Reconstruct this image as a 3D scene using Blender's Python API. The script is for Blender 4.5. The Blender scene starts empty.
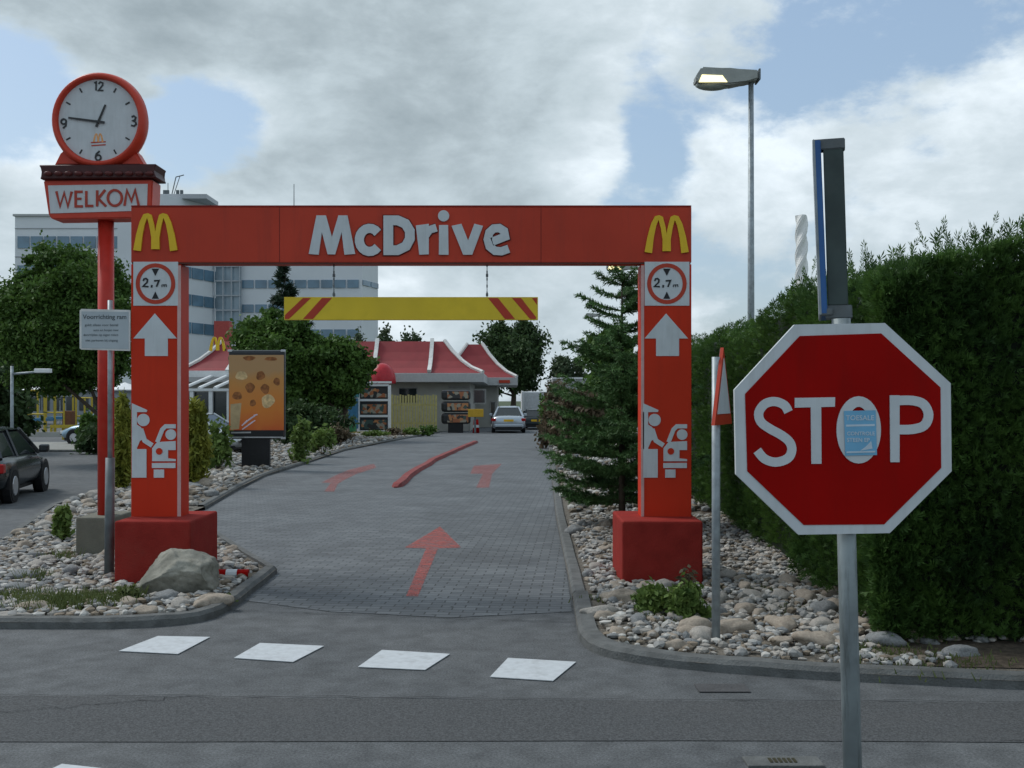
import bpy, bmesh, math, random
import numpy as np
from mathutils import Vector, Matrix, noise as mnoise
random.seed(7); RNG = np.random.default_rng(11)
S = bpy.context.scene; COL = S.collection
F = 1050.0; HC = 1.82; YH = 400.0
R = math.radians
def W(px, py, Y): return Vector(((px-512)/F*Y, Y, HC-(py-YH)/F*Y))
def G(px, py, z=0.0):
    Y = (HC-z)*F/(py-YH); return Vector(((px-512)/F*Y, Y, z))
# ------------------------------------------------------------------ materials
MATS = {}
def nt(m):
    m.use_nodes = True; t = m.node_tree; t.nodes.clear(); return t
def mat(name, col, rough=.6, metal=0, var=.12, scale=8, bump=0, bscale=60, col2=None, spec=.3, emit=None, dirt=0, dscale=2.0, grime=(.09,.08,.06), streak=False):
    if name in MATS: return MATS[name]
    m = bpy.data.materials.new(name); t = nt(m); N = t.nodes; L = t.links
    o = N.new('ShaderNodeOutputMaterial'); b = N.new('ShaderNodeBsdfPrincipled'); L.new(b.outputs[0], o.inputs[0])
    tc = N.new('ShaderNodeTexCoord'); n = N.new('ShaderNodeTexNoise'); n.inputs['Scale'].default_value = scale; n.inputs['Detail'].default_value = 6
    L.new(tc.outputs['Object'], n.inputs['Vector'])
    r = N.new('ShaderNodeValToRGB'); L.new(n.outputs['Fac'], r.inputs[0])
    c2 = col2 or [min(1, c*(1+var)) for c in col]; c1 = [c*(1-var) for c in col] if not col2 else col
    r.color_ramp.elements[0].position = .32; r.color_ramp.elements[1].position = .68
    r.color_ramp.elements[0].color = (*c1, 1); r.color_ramp.elements[1].color = (*c2, 1)
    out = r.outputs[0]
    if dirt:
        n3 = N.new('ShaderNodeTexNoise'); n3.inputs['Scale'].default_value = dscale; n3.inputs['Detail'].default_value = 9; n3.inputs['Roughness'].default_value = .7
        L.new(tc.outputs['Object'], n3.inputs['Vector'])
        if streak:
            mpp = N.new('ShaderNodeMapping'); mpp.inputs['Scale'].default_value = (5,5,.45); L.new(tc.outputs['Object'], mpp.inputs['Vector']); L.new(mpp.outputs[0], n3.inputs['Vector'])
        mr = N.new('ShaderNodeMapRange'); mr.inputs[1].default_value = .5; mr.inputs[2].default_value = .75; mr.inputs[3].default_value = 0; mr.inputs[4].default_value = dirt
        L.new(n3.outputs['Fac'], mr.inputs[0])
        mx = N.new('ShaderNodeMix'); mx.data_type = 'RGBA'; L.new(mr.outputs[0], mx.inputs[0]); L.new(out, mx.inputs[6]); mx.inputs[7].default_value = (*grime, 1)
        out = mx.outputs[2]
    L.new(out, b.inputs['Base Color'])
    b.inputs['Roughness'].default_value = rough; b.inputs['Metallic'].default_value = metal; b.inputs['Specular IOR Level'].default_value = spec
    if emit: b.inputs['Emission Color'].default_value = (*emit[0], 1); b.inputs['Emission Strength'].default_value = emit[1]
    if bump:
        n2 = N.new('ShaderNodeTexNoise'); n2.inputs['Scale'].default_value = bscale; n2.inputs['Detail'].default_value = 4
        L.new(tc.outputs['Object'], n2.inputs['Vector']); bp = N.new('ShaderNodeBump'); bp.inputs['Strength'].default_value = bump; bp.inputs['Distance'].default_value = .02
        L.new(n2.outputs['Fac'], bp.inputs['Height']); L.new(bp.outputs[0], b.inputs['Normal'])
    MATS[name] = m; return m
def leafmat(name, dark, light, scale=2.5, trans=.25, mid=.5):
    if name in MATS: return MATS[name]
    m = bpy.data.materials.new(name); t = nt(m); N = t.nodes; L = t.links
    o = N.new('ShaderNodeOutputMaterial'); mx = N.new('ShaderNodeMixShader'); L.new(mx.outputs[0], o.inputs[0]); mx.inputs[0].default_value = trans
    d = N.new('ShaderNodeBsdfPrincipled'); d.inputs['Roughness'].default_value = .65; d.inputs['Specular IOR Level'].default_value = .25
    tr = N.new('ShaderNodeBsdfTranslucent'); L.new(d.outputs[0], mx.inputs[1]); L.new(tr.outputs[0], mx.inputs[2])
    tc = N.new('ShaderNodeTexCoord'); n = N.new('ShaderNodeTexNoise'); n.inputs['Scale'].default_value = scale; n.inputs['Detail'].default_value = 8; n.inputs['Roughness'].default_value = .75
    L.new(tc.outputs['Object'], n.inputs['Vector']); r = N.new('ShaderNodeValToRGB'); L.new(n.outputs['Fac'], r.inputs[0])
    r.color_ramp.elements[0].position = mid-.14; r.color_ramp.elements[1].position = mid+.16
    r.color_ramp.elements[0].color = (*dark, 1); r.color_ramp.elements[1].color = (*light, 1)
    L.new(r.outputs[0], d.inputs['Base Color']); L.new(r.outputs[0], tr.inputs['Color'])
    MATS[name] = m; return m
# ------------------------------------------------------------------ object helpers
def tag(o, label=None, cat=None, group=None, kind=None):
    if label: o['label'] = label
    if cat: o['category'] = cat
    if group: o['group'] = group
    if kind: o['kind'] = kind
    return o
def thing(name, label, cat, loc=(0,0,0), rz=0, group=None):
    o = bpy.data.objects.new(name, None); COL.objects.link(o); o.location = loc; o.rotation_euler = (0,0,rz); o.empty_display_size = .2
    return tag(o, label, cat, group)
def obj(name, bm, m, parent=None, smooth=False, loc=None):
    me = bpy.data.meshes.new(name)
    if isinstance(bm, bmesh.types.BMesh):
        bmesh.ops.recalc_face_normals(bm, faces=bm.faces); bm.to_mesh(me); bm.free()
    else:
        me.from_pydata(bm[0], [], bm[1]); me.update()
    for mm in (m if isinstance(m, (list, tuple)) else [m]): me.materials.append(mm)
    if smooth: me.polygons.foreach_set('use_smooth', [True]*len(me.polygons))
    o = bpy.data.objects.new(name, me); COL.objects.link(o)
    if parent: o.parent = parent
    if loc is not None: o.location = loc
    return o
def copy_tree(o, parent=None):
    c = o.copy(); COL.objects.link(c); c.parent = parent
    for ch in [x for x in COL.objects if x.parent == o]: copy_tree(ch, c)
    return c
def quads(name, V, m, parent=None, k=4):
    """V: (n,k,3) array, one face each"""
    n = len(V); me = bpy.data.meshes.new(name)
    me.vertices.add(n*k); me.vertices.foreach_set('co', np.ascontiguousarray(V, dtype=np.float32).ravel())
    me.loops.add(n*k); me.loops.foreach_set('vertex_index', np.arange(n*k, dtype=np.int32))
    me.polygons.add(n); me.polygons.foreach_set('loop_start', np.arange(0, n*k, k, dtype=np.int32))
    me.update(calc_edges=True); me.materials.append(m)
    o = bpy.data.objects.new(name, me); COL.objects.link(o)
    if parent: o.parent = parent
    return o
def box(bm, x0, x1, y0, y1, z0, z1, bev=0, M=None, mi=0):
    vs = [bm.verts.new(p) for p in ((x0,y0,z0),(x1,y0,z0),(x1,y1,z0),(x0,y1,z0),(x0,y0,z1),(x1,y0,z1),(x1,y1,z1),(x0,y1,z1))]
    fs = [bm.faces.new([vs[i] for i in f]) for f in ((0,3,2,1),(4,5,6,7),(0,1,5,4),(1,2,6,5),(2,3,7,6),(3,0,4,7))]
    for f in fs: f.material_index = mi
    if bev:
        r = bmesh.ops.bevel(bm, geom=list({e for f in fs for e in f.edges}), offset=bev, segments=2, affect='EDGES', profile=.5)
        vs = list({v for f in r['faces'] for v in f.verts} | {v for v in vs if v.is_valid})
    if M is not None:
        for v in vs:
            if v.is_valid: v.co = M @ v.co
    return vs
def bx(*a, **k): bm = bmesh.new(); box(bm, *a, **k); return bm
def tube(bm, p0, p1, r0, r1=None, n=10, mi=0, cap=True):
    r1 = r0 if r1 is None else r1; p0 = Vector(p0); p1 = Vector(p1); d = (p1-p0).normalized()
    a = d.orthogonal().normalized(); b = d.cross(a)
    A = []; B = []
    for i in range(n):
        t = 2*math.pi*i/n; v = a*math.cos(t)+b*math.sin(t); A.append(bm.verts.new(p0+v*r0)); B.append(bm.verts.new(p1+v*r1))
    for i in range(n): bm.faces.new((A[i], A[(i+1)%n], B[(i+1)%n], B[i])).material_index = mi
    if cap: bm.faces.new(A[::-1]); bm.faces.new(B)
def tb(*a, **k): bm = bmesh.new(); tube(bm, *a, **k); return bm
def poly_tube(pts, rs, n=8):
    bm = bmesh.new()
    for i in range(len(pts)-1): tube(bm, pts[i], pts[i+1], rs[i], rs[i+1], n)
    return bm
def prism(bm, pts, y0, y1, hole=None):
    """polygon in XZ, front at y0 (towards camera), back y1"""
    A = [bm.verts.new((p[0], y0, p[1])) for p in pts]; B = [bm.verts.new((p[0], y1, p[1])) for p in pts]
    bm.faces.new(A); bm.faces.new(B[::-1]); n = len(pts)
    for i in range(n): bm.faces.new((A[i], B[i], B[(i+1)%n], A[(i+1)%n]))
def plates(polys, y, th, step=.0005):
    bm = bmesh.new()
    for i, p in enumerate(polys): prism(bm, p, y-th-i*step, y)
    return bm
def ribbon_quads(pts, w, closed=False):
    """list of polygons forming one mitred ribbon (returned as a single outline when open)"""
    n = len(pts); P = [Vector((p[0], p[1])) for p in pts]; Lf = []; Rt = []
    for i in range(n):
        a = P[(i-1) % n] if (closed or i > 0) else None; c = P[(i+1) % n] if (closed or i < n-1) else None
        d1 = (P[i]-a).normalized() if a is not None else None; d2 = (c-P[i]).normalized() if c is not None else None
        if d1 is None: d1 = d2
        if d2 is None: d2 = d1
        t = (d1+d2).normalized(); nrm = Vector((-t.y, t.x)); k = max(.5, nrm.dot(Vector((-d1.y, d1.x))))
        ww = (w[i] if isinstance(w, (list, tuple)) else w)/2/k
        Lf.append(P[i]+nrm*ww); Rt.append(P[i]-nrm*ww)
    return Lf, Rt
def ribbon(bm, pts, w, y0, y1, closed=False):
    Lf, Rt = ribbon_quads(pts, w, closed); n = len(pts)
    V = [[bm.verts.new((p.x, yy, p.y)) for p in side] for side in (Lf, Rt) for yy in (y0, y1)]
    LF, LB, RF, RB = V; m = n if closed else n-1
    for i in range(m):
        j = (i+1) % n
        bm.faces.new((LF[i], LF[j], RF[j], RF[i])); bm.faces.new((LB[j], LB[i], RB[i], RB[j]))
        bm.faces.new((LF[j], LF[i], LB[i], LB[j])); bm.faces.new((RF[i], RF[j], RB[j], RB[i]))
    if not closed:
        bm.faces.new((LF[0], RF[0], RB[0], LB[0])); bm.faces.new((RF[-1], LF[-1], LB[-1], RB[-1]))
def circ(cx, cy, r, n=28, ry=None, a0=0, a1=360):
    ry = ry or r; full = abs(a1-a0) >= 360; k = n if full else n-1
    return [(cx+r*math.cos(R(a0+(a1-a0)*i/k)), cy+ry*math.sin(R(a0+(a1-a0)*i/k))) for i in range(n)]
class Px:
    """crop pixels -> XZ on the plane at distance Y"""
    def __init__(s, ox, oy, sc, Y): s.ox, s.oy, s.sc, s.Y = ox, oy, sc, Y
    def __call__(s, pts): return [(W(s.ox+x*s.sc, s.oy+y*s.sc, s.Y).x, W(s.ox+x*s.sc, s.oy+y*s.sc, s.Y).z) for x, y in pts]
    def w(s, v): return v*s.sc/F*s.Y
def strokes(px, items, y, th=.004):
    """items: ('p', pts) polygon, ('r', pts, w[, closed]) ribbon"""
    bm = bmesh.new()
    for i, it in enumerate(items):
        yy = y-th-i*.0004
        if it[0] == 'p': prism(bm, px(it[1]), yy, y)
        else:
            w = it[2]; w = [px.w(q) for q in w] if isinstance(w, (list, tuple)) else px.w(w)
            ribbon(bm, px(it[1]), w, yy, y, closed=(len(it) > 3 and it[3]))
    return bm
def text(s, size, loc, m, parent=None, name='lettering', rz=0, bold=0, ext=.001, align='LEFT', cap=None):
    cu = bpy.data.curves.new(name, 'FONT'); cu.body = s; cu.size = size; cu.extrude = ext; cu.offset = bold; cu.align_x = align; cu.resolution_u = 3
    t = bpy.data.objects.new(name, cu); COL.objects.link(t); bpy.context.view_layer.update()
    dg = bpy.context.evaluated_depsgraph_get(); me = bpy.data.meshes.new_from_object(t.evaluated_get(dg)); COL.objects.unlink(t); bpy.data.objects.remove(t)
    me.transform(Matrix.Rotation(R(90), 4, 'X')); me.materials.clear(); me.materials.append(m)
    o = bpy.data.objects.new(name, me); COL.objects.link(o); o.location = loc; o.rotation_euler = (0,0,rz)
    if parent: o.parent = parent
    return o
def inpoly(x, y, P):
    c = np.zeros(len(x), bool); j = len(P)-1
    for i in range(len(P)):
        xi, yi = P[i]; xj, yj = P[j]
        c ^= ((yi > y) != (yj > y)) & (x < (xj-xi)*(y-yi)/(yj-yi+1e-12)+xi); j = i
    return c
def smooth_line(P, k=5):
    P = [Vector((p[0], p[1])) for p in P]; out = []
    for i in range(len(P)-1):
        p0 = P[max(0,i-1)]; p1 = P[i]; p2 = P[i+1]; p3 = P[min(len(P)-1,i+2)]
        for j in range(k):
            t = j/k; out.append(.5*((2*p1)+(p2-p0)*t+(2*p0-5*p1+4*p2-p3)*t*t+(3*p1-p0-3*p2+p3)*t**3))
    out.append(P[-1]); return out
# ------------------------------------------------------------------ palette
M_red = mat('gate_red', (.53,.036,.013), .5, var=.07, scale=1.5, dirt=.5, dscale=2, grime=(.38,.03,.014), streak=True, spec=.12)
M_beam = mat('beam_red', (.47,.052,.028), .5, var=.10, scale=1.2, dirt=.55, dscale=2, grime=(.30,.045,.03), streak=True, spec=.15)
M_block = mat('block_red', (.27,.028,.022), .85, var=.14, scale=7, bump=.4, bscale=90, dirt=.6, dscale=3.5, grime=(.16,.035,.026), spec=.1)
M_white = mat('sign_white', (.54,.58,.60), .5, var=.05, dirt=.5, dscale=4, grime=(.40,.42,.42), streak=True)
M_yel = mat('arch_yellow', (.72,.47,.02), .45, var=.05)
M_ylbar = mat('barrier_yellow', (.72,.52,.03), .5, var=.06, dirt=.35, dscale=2, grime=(.4,.3,.04))
M_stop = mat('stop_red', (.30,.003,.002), .5, var=.08, scale=3, dirt=.5, dscale=1.6, grime=(.19,.006,.004), spec=.06, streak=True)
M_black = mat('black', (.015,.016,.018), .5)
M_dk = mat('dark_paint', (.03,.032,.035), .35)
M_galv = mat('galvanised', (.30,.34,.36), .5, metal=.35, var=.18, scale=14, dirt=.5, dscale=6, grime=(.12,.12,.11))
M_galvd = mat('galvanised_dark', (.13,.15,.16), .55, metal=.3, var=.2, scale=10, dirt=.4, dscale=6)
M_conc = mat('concrete', (.26,.26,.24), .9, var=.15, scale=12, bump=.4, bscale=60, dirt=.5, dscale=3)
M_kerb = mat('kerb_concrete', (.115,.12,.118), .9, var=.2, scale=9, bump=.5, bscale=70, dirt=.6, dscale=3, grime=(.06,.06,.05))
M_rail = mat('rail_white', (.72,.74,.74), .5, var=.05)
M_glass = mat('dark_glass', (.02,.027,.032), .08, spec=.8)
M_bglass = mat('blue_glass', (.10,.19,.27), .2, var=.25, scale=.4, spec=.8)
M_panel = mat('office_panel', (.66,.69,.72), .6, var=.05, scale=.3, dirt=.2, dscale=.3, grime=(.45,.46,.48))
M_roof = mat('roof_red', (.23,.030,.034), .6, var=.10, scale=1.5, dirt=.3, dscale=1.2, grime=(.22,.04,.04))
M_wallr = mat('render_grey', (.36,.36,.33), .85, var=.08, scale=2)
M_fascia = mat('fascia_grey', (.42,.43,.43), .6, var=.06)
M_bark = mat('bark', (.07,.055,.04), .9, var=.3, scale=12, bump=.6, bscale=30)
M_silver = mat('silver_paint', (.42,.47,.52), .3, metal=.5, var=.03, spec=.6)
M_carblk = mat('car_black', (.012,.017,.02), .18, var=.05, spec=.8)
M_carblue = mat('car_blue', (.18,.28,.36), .3, metal=.3, var=.05)
M_cardk = mat('car_dark', (.03,.04,.045), .3, var=.05)
M_tyre = mat('tyre', (.014,.014,.015), .85)
M_rim = mat('rim', (.45,.46,.48), .35, metal=.6)
M_tail = mat('tail_red', (.35,.01,.01), .25)
M_plate = mat('plate_yellow', (.75,.45,.02), .5)
M_yfence = mat('fence_yellow', (.42,.37,.15), .7, var=.15, scale=6)
M_redpaint = mat('road_red', (.40,.10,.075), .85, var=.2, scale=12)
M_stonea = mat('stone_pale', (.38,.35,.31), .9, col2=(.25,.24,.22), scale=7, bump=.3, bscale=40)
M_stoneb = mat('stone_buff', (.36,.31,.25), .85, col2=(.25,.21,.17), scale=7, bump=.3, bscale=40)
M_stonec = mat('stone_grey', (.24,.25,.25), .85, col2=(.15,.155,.155), scale=7, bump=.3, bscale=40)
# ------------------------------------------------------------------ ground, roads
def ground_mat():
    m = bpy.data.materials.new('asphalt'); t = nt(m); N = t.nodes; L = t.links
    o = N.new('ShaderNodeOutputMaterial'); b = N.new('ShaderNodeBsdfPrincipled'); L.new(b.outputs[0], o.inputs[0])
    tc = N.new('ShaderNodeTexCoord'); V = tc.outputs['Object']
    def noise(s, d=5, r=.6):
        n = N.new('ShaderNodeTexNoise'); n.inputs['Scale'].default_value = s; n.inputs['Detail'].default_value = d; n.inputs['Roughness'].default_value = r; L.new(V, n.inputs['Vector']); return n
    big = noise(.45, 5); fine = noise(70, 4, .85); mid = noise(5, 6)
    r1 = N.new('ShaderNodeValToRGB'); L.new(big.outputs['Fac'], r1.inputs[0]); r1.color_ramp.elements[0].position = .3; r1.color_ramp.elements[1].position = .7
    r1.color_ramp.elements[0].color = (.074,.081,.089,1); r1.color_ramp.elements[1].color = (.112,.119,.127,1)
    r2 = N.new('ShaderNodeValToRGB'); L.new(fine.outputs['Fac'], r2.inputs[0]); r2.color_ramp.elements[0].position = .3; r2.color_ramp.elements[1].position = .72
    r2.color_ramp.elements[0].color = (.35,.35,.35,1); r2.color_ramp.elements[1].color = (1.8,1.78,1.7,1)
    mx = N.new('ShaderNodeMix'); mx.data_type = 'RGBA'; mx.blend_type = 'MULTIPLY'; mx.inputs[0].default_value = 1; L.new(r1.outputs[0], mx.inputs[6]); L.new(r2.outputs[0], mx.inputs[7])
    r3 = N.new('ShaderNodeValToRGB'); L.new(mid.outputs['Fac'], r3.inputs[0]); r3.color_ramp.elements[0].color = (.72,.72,.72,1); r3.color_ramp.elements[1].color = (1.22,1.22,1.22,1); r3.color_ramp.elements[0].position=.3; r3.color_ramp.elements[1].position=.7
    mx2 = N.new('ShaderNodeMix'); mx2.data_type = 'RGBA'; mx2.blend_type = 'MULTIPLY'; mx2.inputs[0].default_value = 1; L.new(mx.outputs[2], mx2.inputs[6]); L.new(r3.outputs[0], mx2.inputs[7])
    L.new(mx2.outputs[2], b.inputs['Base Color']); b.inputs['Roughness'].default_value = .85; b.inputs['Specular IOR Level'].default_value = .3
    bp = N.new('ShaderNodeBump'); bp.inputs['Strength'].default_value = .5; bp.inputs['Distance'].default_value = .008; L.new(fine.outputs['Fac'], bp.inputs['Height']); L.new(bp.outputs[0], b.inputs['Normal'])
    return m
M_asph = ground_mat()
M_patch = mat('asphalt_patch', (.074,.078,.081), .88, var=.42, scale=75, bump=.5, bscale=160, dirt=.5, dscale=.9, grime=(.095,.095,.095))
def paver_mat():
    m = bpy.data.materials.new('block_paving'); t = nt(m); N = t.nodes; L = t.links
    o = N.new('ShaderNodeOutputMaterial'); b = N.new('ShaderNodeBsdfPrincipled'); L.new(b.outputs[0], o.inputs[0])
    tc = N.new('ShaderNodeTexCoord'); V = tc.outputs['Object']
    mp = N.new('ShaderNodeMapping'); mp.inputs['Rotation'].default_value = (0,0,R(4)); L.new(V, mp.inputs['Vector'])
    br = N.new('ShaderNodeTexBrick'); L.new(mp.outputs[0], br.inputs['Vector']); br.inputs['Scale'].default_value = 1
    br.inputs['Brick Width'].default_value = .21; br.inputs['Row Height'].default_value = .105; br.inputs['Mortar Size'].default_value = .008; br.inputs['Mortar Smooth'].default_value = .3
    br.inputs['Color1'].default_value = (.128,.141,.152,1); br.inputs['Color2'].default_value = (.082,.092,.102,1); br.inputs['Mortar'].default_value = (.040,.044,.046,1)
    n = N.new('ShaderNodeTexNoise'); n.inputs['Scale'].default_value = .7; n.inputs['Detail'].default_value = 9; n.inputs['Roughness'].default_value = .65; L.new(V, n.inputs['Vector'])
    r = N.new('ShaderNodeValToRGB'); L.new(n.outputs['Fac'], r.inputs[0]); r.color_ramp.elements[0].position = .3; r.color_ramp.elements[1].position = .7
    r.color_ramp.elements[0].color = (.68,.68,.68,1); r.color_ramp.elements[1].color = (1.22,1.22,1.2,1)
    mx = N.new('ShaderNodeMix'); mx.data_type = 'RGBA'; mx.blend_type = 'MULTIPLY'; mx.inputs[0].default_value = 1; L.new(br.outputs['Color'], mx.inputs[6]); L.new(r.outputs[0], mx.inputs[7])
    # missing-chip dark spots at joints
    n2 = N.new('ShaderNodeTexNoise'); n2.inputs['Scale'].default_value = 16; n2.inputs['Detail'].default_value = 2; L.new(V, n2.inputs['Vector'])
    g = N.new('ShaderNodeMapRange'); g.inputs[1].default_value = .66; g.inputs[2].default_value = .72; L.new(n2.outputs['Fac'], g.inputs[0])
    mx3 = N.new('ShaderNodeMix'); mx3.data_type = 'RGBA'; L.new(g.outputs[0], mx3.inputs[0]); L.new(mx.outputs[2], mx3.inputs[6]); mx3.inputs[7].default_value = (.04,.042,.04,1)
    L.new(mx3.outputs[2], b.inputs['Base Color']); b.inputs['Roughness'].default_value = .8
    bp = N.new('ShaderNodeBump'); bp.inputs['Strength'].default_value = .6; bp.inputs['Distance'].default_value = .006; bp.invert = True; L.new(br.outputs['Fac'], bp.inputs['Height']); L.new(bp.outputs[0], b.inputs['Normal'])
    return m
M_pave = paver_mat()
def sheet(name, pts, z, m, kind='structure', subdiv=False):
    bm = bmesh.new(); bm.faces.new([bm.verts.new((p[0], p[1], z)) for p in pts]); bmesh.ops.triangulate(bm, faces=bm.faces)
    me = bpy.data.meshes.new(name)
    bm.normal_update()
    for f in bm.faces:
        if f.normal.z < 0: f.normal_flip()
    bm.to_mesh(me); bm.free(); me.materials.append(m); o = bpy.data.objects.new(name, me); COL.objects.link(o)
    if kind: o['kind'] = kind
    return o
M_field = mat('field', (.05,.07,.03), .9, var=.3, scale=.05)
sheet('ground', [(-1500,-1500),(1500,-1500),(1500,1500),(-1500,1500)], -.008, M_field)
sheet('road', [(-90,-30),(40,-30),(40,120),(-90,120)], 0, M_asph)
def wob(a, b, n, amp):
    out = []
    for i in range(n+1):
        t = i/n; out.append((a[0]+(b[0]-a[0])*t, a[1]+(b[1]-a[1])*t + amp*(mnoise.noise(Vector((t*7+a[1]*3, a[0], 0))))))
    return out
# darker resurfaced strip across the foreground
sheet('asphalt_strip', wob((-14,6.72),(14,6.02),30,.05)+wob((14,5.45),(-14,5.72),30,.06), .004, M_patch)
pv = [G(572,612), G(566,570), G(556,520), G(553,490), G(548,442), Vector((1.9,62,0)), Vector((2.0,95,0)), Vector((-1.2,95,0)), Vector((-3.9,62,0)), G(345,451), G(300,466), G(265,477), G(205,510), G(186,517), G(217,536), G(277,574)]
left_pv = G(244,600)
sheet('driveway', [(p.x, p.y) for p in pv]+[(left_pv.x-.05, left_pv.y)] + [(G(330,612).x, G(330,612).y), (G(450,618).x, G(450,618).y)], .004, M_pave)
def crack(pts, w, label_z=.0085):
    bm = bmesh.new(); prev = None
    for i, p in enumerate(pts):
        d = (Vector(pts[min(i+1,len(pts)-1)])-Vector(pts[max(i-1,0)])).normalized(); ww = w*(.4+1.2*abs(mnoise.noise(Vector((p[0]*6,p[1]*6,1)))))
        r_ = [bm.verts.new((p[0]-d.y*ww, p[1]+d.x*ww, label_z)), bm.verts.new((p[0]+d.y*ww, p[1]-d.x*ww, label_z))]
        if prev: bm.faces.new((prev[0], prev[1], r_[1], r_[0]))
        prev = r_
    o = obj('road_crack', bm, mat('crack_tar',(.028,.03,.033),.9)); o['kind'] = 'structure'
def jag(a, b, n, amp, sd): return [(a[0]+(b[0]-a[0])*i/n+amp*mnoise.noise(Vector((i*.7,sd,0))), a[1]+(b[1]-a[1])*i/n+amp*mnoise.noise(Vector((i*.55,sd+9,3)))) for i in range(n+1)]
crack(jag((-14,6.75),(14,6.02),160,.05,1), .007); crack(jag((-3.4,5.95),(-1.9,6.45),30,.10,2), .004); crack(jag((-6,5.9),(-3.4,5.95),40,.08,3), .004)
crack(jag((-2.4,9.05),(.6,8.55),50,.05,4), .006); crack(jag((2.6,5.6),(9,5.3),60,.08,5), .004)
# white square road markings
M_mark = mat('marking_white', (.48,.51,.53), .75, var=.06, scale=20, dirt=.7, dscale=9, grime=(.30,.31,.31))
marks = [[(158,637),(210,638),(178,655),(119,652)],[(260,644),(324,647),(293,663),(234,659)],[(382,651),(450,655),(425,671),(358,668)],[(508,659),(576,663),(553,682),(490,678)],[(62,765.5),(112,771),(76,792),(18,786)]]
labs = ['leftmost of the four white painted squares on the asphalt','second white painted road square from the left','third white painted road square from the left','rightmost white painted road square, nearest the stop sign','white painted road square cut off by the bottom edge of the photo']
def slab(bm, pts, z0, z1):
    A = [bm.verts.new((p[0], p[1], z0)) for p in pts]; B = [bm.verts.new((p[0], p[1], z1)) for p in pts]; n = len(pts)
    bm.faces.new(A[::-1]); bm.faces.new(B)
    for i in range(n): bm.faces.new((A[i], A[(i+1)%n], B[(i+1)%n], B[i]))
for q, l in zip(marks, labs):
    bm = bmesh.new(); slab(bm, [G(*p).xy for p in q], .0045, .009)
    tag(obj('road_marking', bm, M_mark), l, 'road marking', 'white squares painted across the driveway mouth')
# worn red arrows
def wornpaint():
    m = bpy.data.materials.new('worn_red_paint'); t = nt(m); N = t.nodes; L = t.links
    o = N.new('ShaderNodeOutputMaterial'); b = N.new('ShaderNodeBsdfPrincipled'); tr = N.new('ShaderNodeBsdfTransparent'); mx = N.new('ShaderNodeMixShader')
    tc = N.new('ShaderNodeTexCoord'); n = N.new('ShaderNodeTexNoise'); n.inputs['Scale'].default_value = 7; n.inputs['Detail'].default_value = 10; n.inputs['Roughness'].default_value = .8; L.new(tc.outputs['Object'], n.inputs['Vector'])
    mr = N.new('ShaderNodeMapRange'); mr.inputs[1].default_value = .36; mr.inputs[2].default_value = .56; mr.inputs[3].default_value = .10; mr.inputs[4].default_value = .68; L.new(n.outputs['Fac'], mr.inputs[0])
    L.new(mr.outputs[0], mx.inputs[0]); L.new(tr.outputs[0], mx.inputs[1]); L.new(b.outputs[0], mx.inputs[2]); L.new(mx.outputs[0], o.inputs[0])
    b.inputs['Base Color'].default_value = (.40,.085,.07,1); b.inputs['Roughness'].default_value = .85; return m
M_worn = wornpaint()
M_worn2 = M_worn.copy(); M_worn2.node_tree.nodes['Map Range'].inputs[4].default_value = .42
def arrow(pts, label):
    o = sheet('road_arrow', [G(*p).xy for p in pts], .008, M_worn if pts[0][1] > 500 else M_worn2, kind=None); tag(o, label, 'road arrow', 'worn red arrows on the block paving')
arrow([(406,597),(426,549),(405,548),(440,527),(461,548),(438,549),(418,597)], 'nearest worn red arrow pointing up the driveway on the paving')
arrow([(324,492),(331,483),(321,483),(337,475),(349,470),(374,464),(376,468),(357,474),(345,480),(338,484),(334,492)], 'faded red arrow bending to the right beside the left kerb')
arrow([(476,488),(483,474),(470,474),(474,466),(502,464),(498,468),(492,474),(489,488)], 'faded red arrow to the right of the raised red divider')
def smooth_line3(P):
    return [Vector((p.x+.05*mnoise.noise(Vector((p.y*.5,0,0))), p.y, 0)) for p in smooth_line(P, 5)]
# raised red divider
def strip3d(name, line, w, h, m, label, cat):
    bm = bmesh.new(); prev = None; n = len(line)
    for i, p in enumerate(line):
        a = line[max(0,i-1)]; c = line[min(n-1,i+1)]; d = (c-a).normalized(); s = Vector((-d.y, d.x, 0))
        k = .35 if i in (0, n-1) else 1
        ring = [bm.verts.new(p+s*w*.5*k+Vector((0,0,.005))), bm.verts.new(p+s*w*.33*k+Vector((0,0,h*k))), bm.verts.new(p-s*w*.33*k+Vector((0,0,h*k))), bm.verts.new(p-s*w*.5*k+Vector((0,0,.005)))]
        if prev:
            for j in range(3): bm.faces.new((prev[j], prev[j+1], ring[j+1], ring[j]))
        else: bm.faces.new(ring)
        prev = ring
    bm.faces.new(prev[::-1]); return tag(obj(name, bm, m), label, cat)
dl = [G(*p) for p in ((396,488),(405,480),(414,473),(426,466),(438,459),(452,453),(463,448),(477,442))]
strip3d('lane_divider', smooth_line3(dl), .24, .09, mat('divider_red', (.21,.038,.036), .8, var=.3, scale=6, dirt=.8, dscale=3, grime=(.16,.12,.11)), 'long raised red kerb strip dividing the two driveway lanes', 'lane divider')
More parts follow.
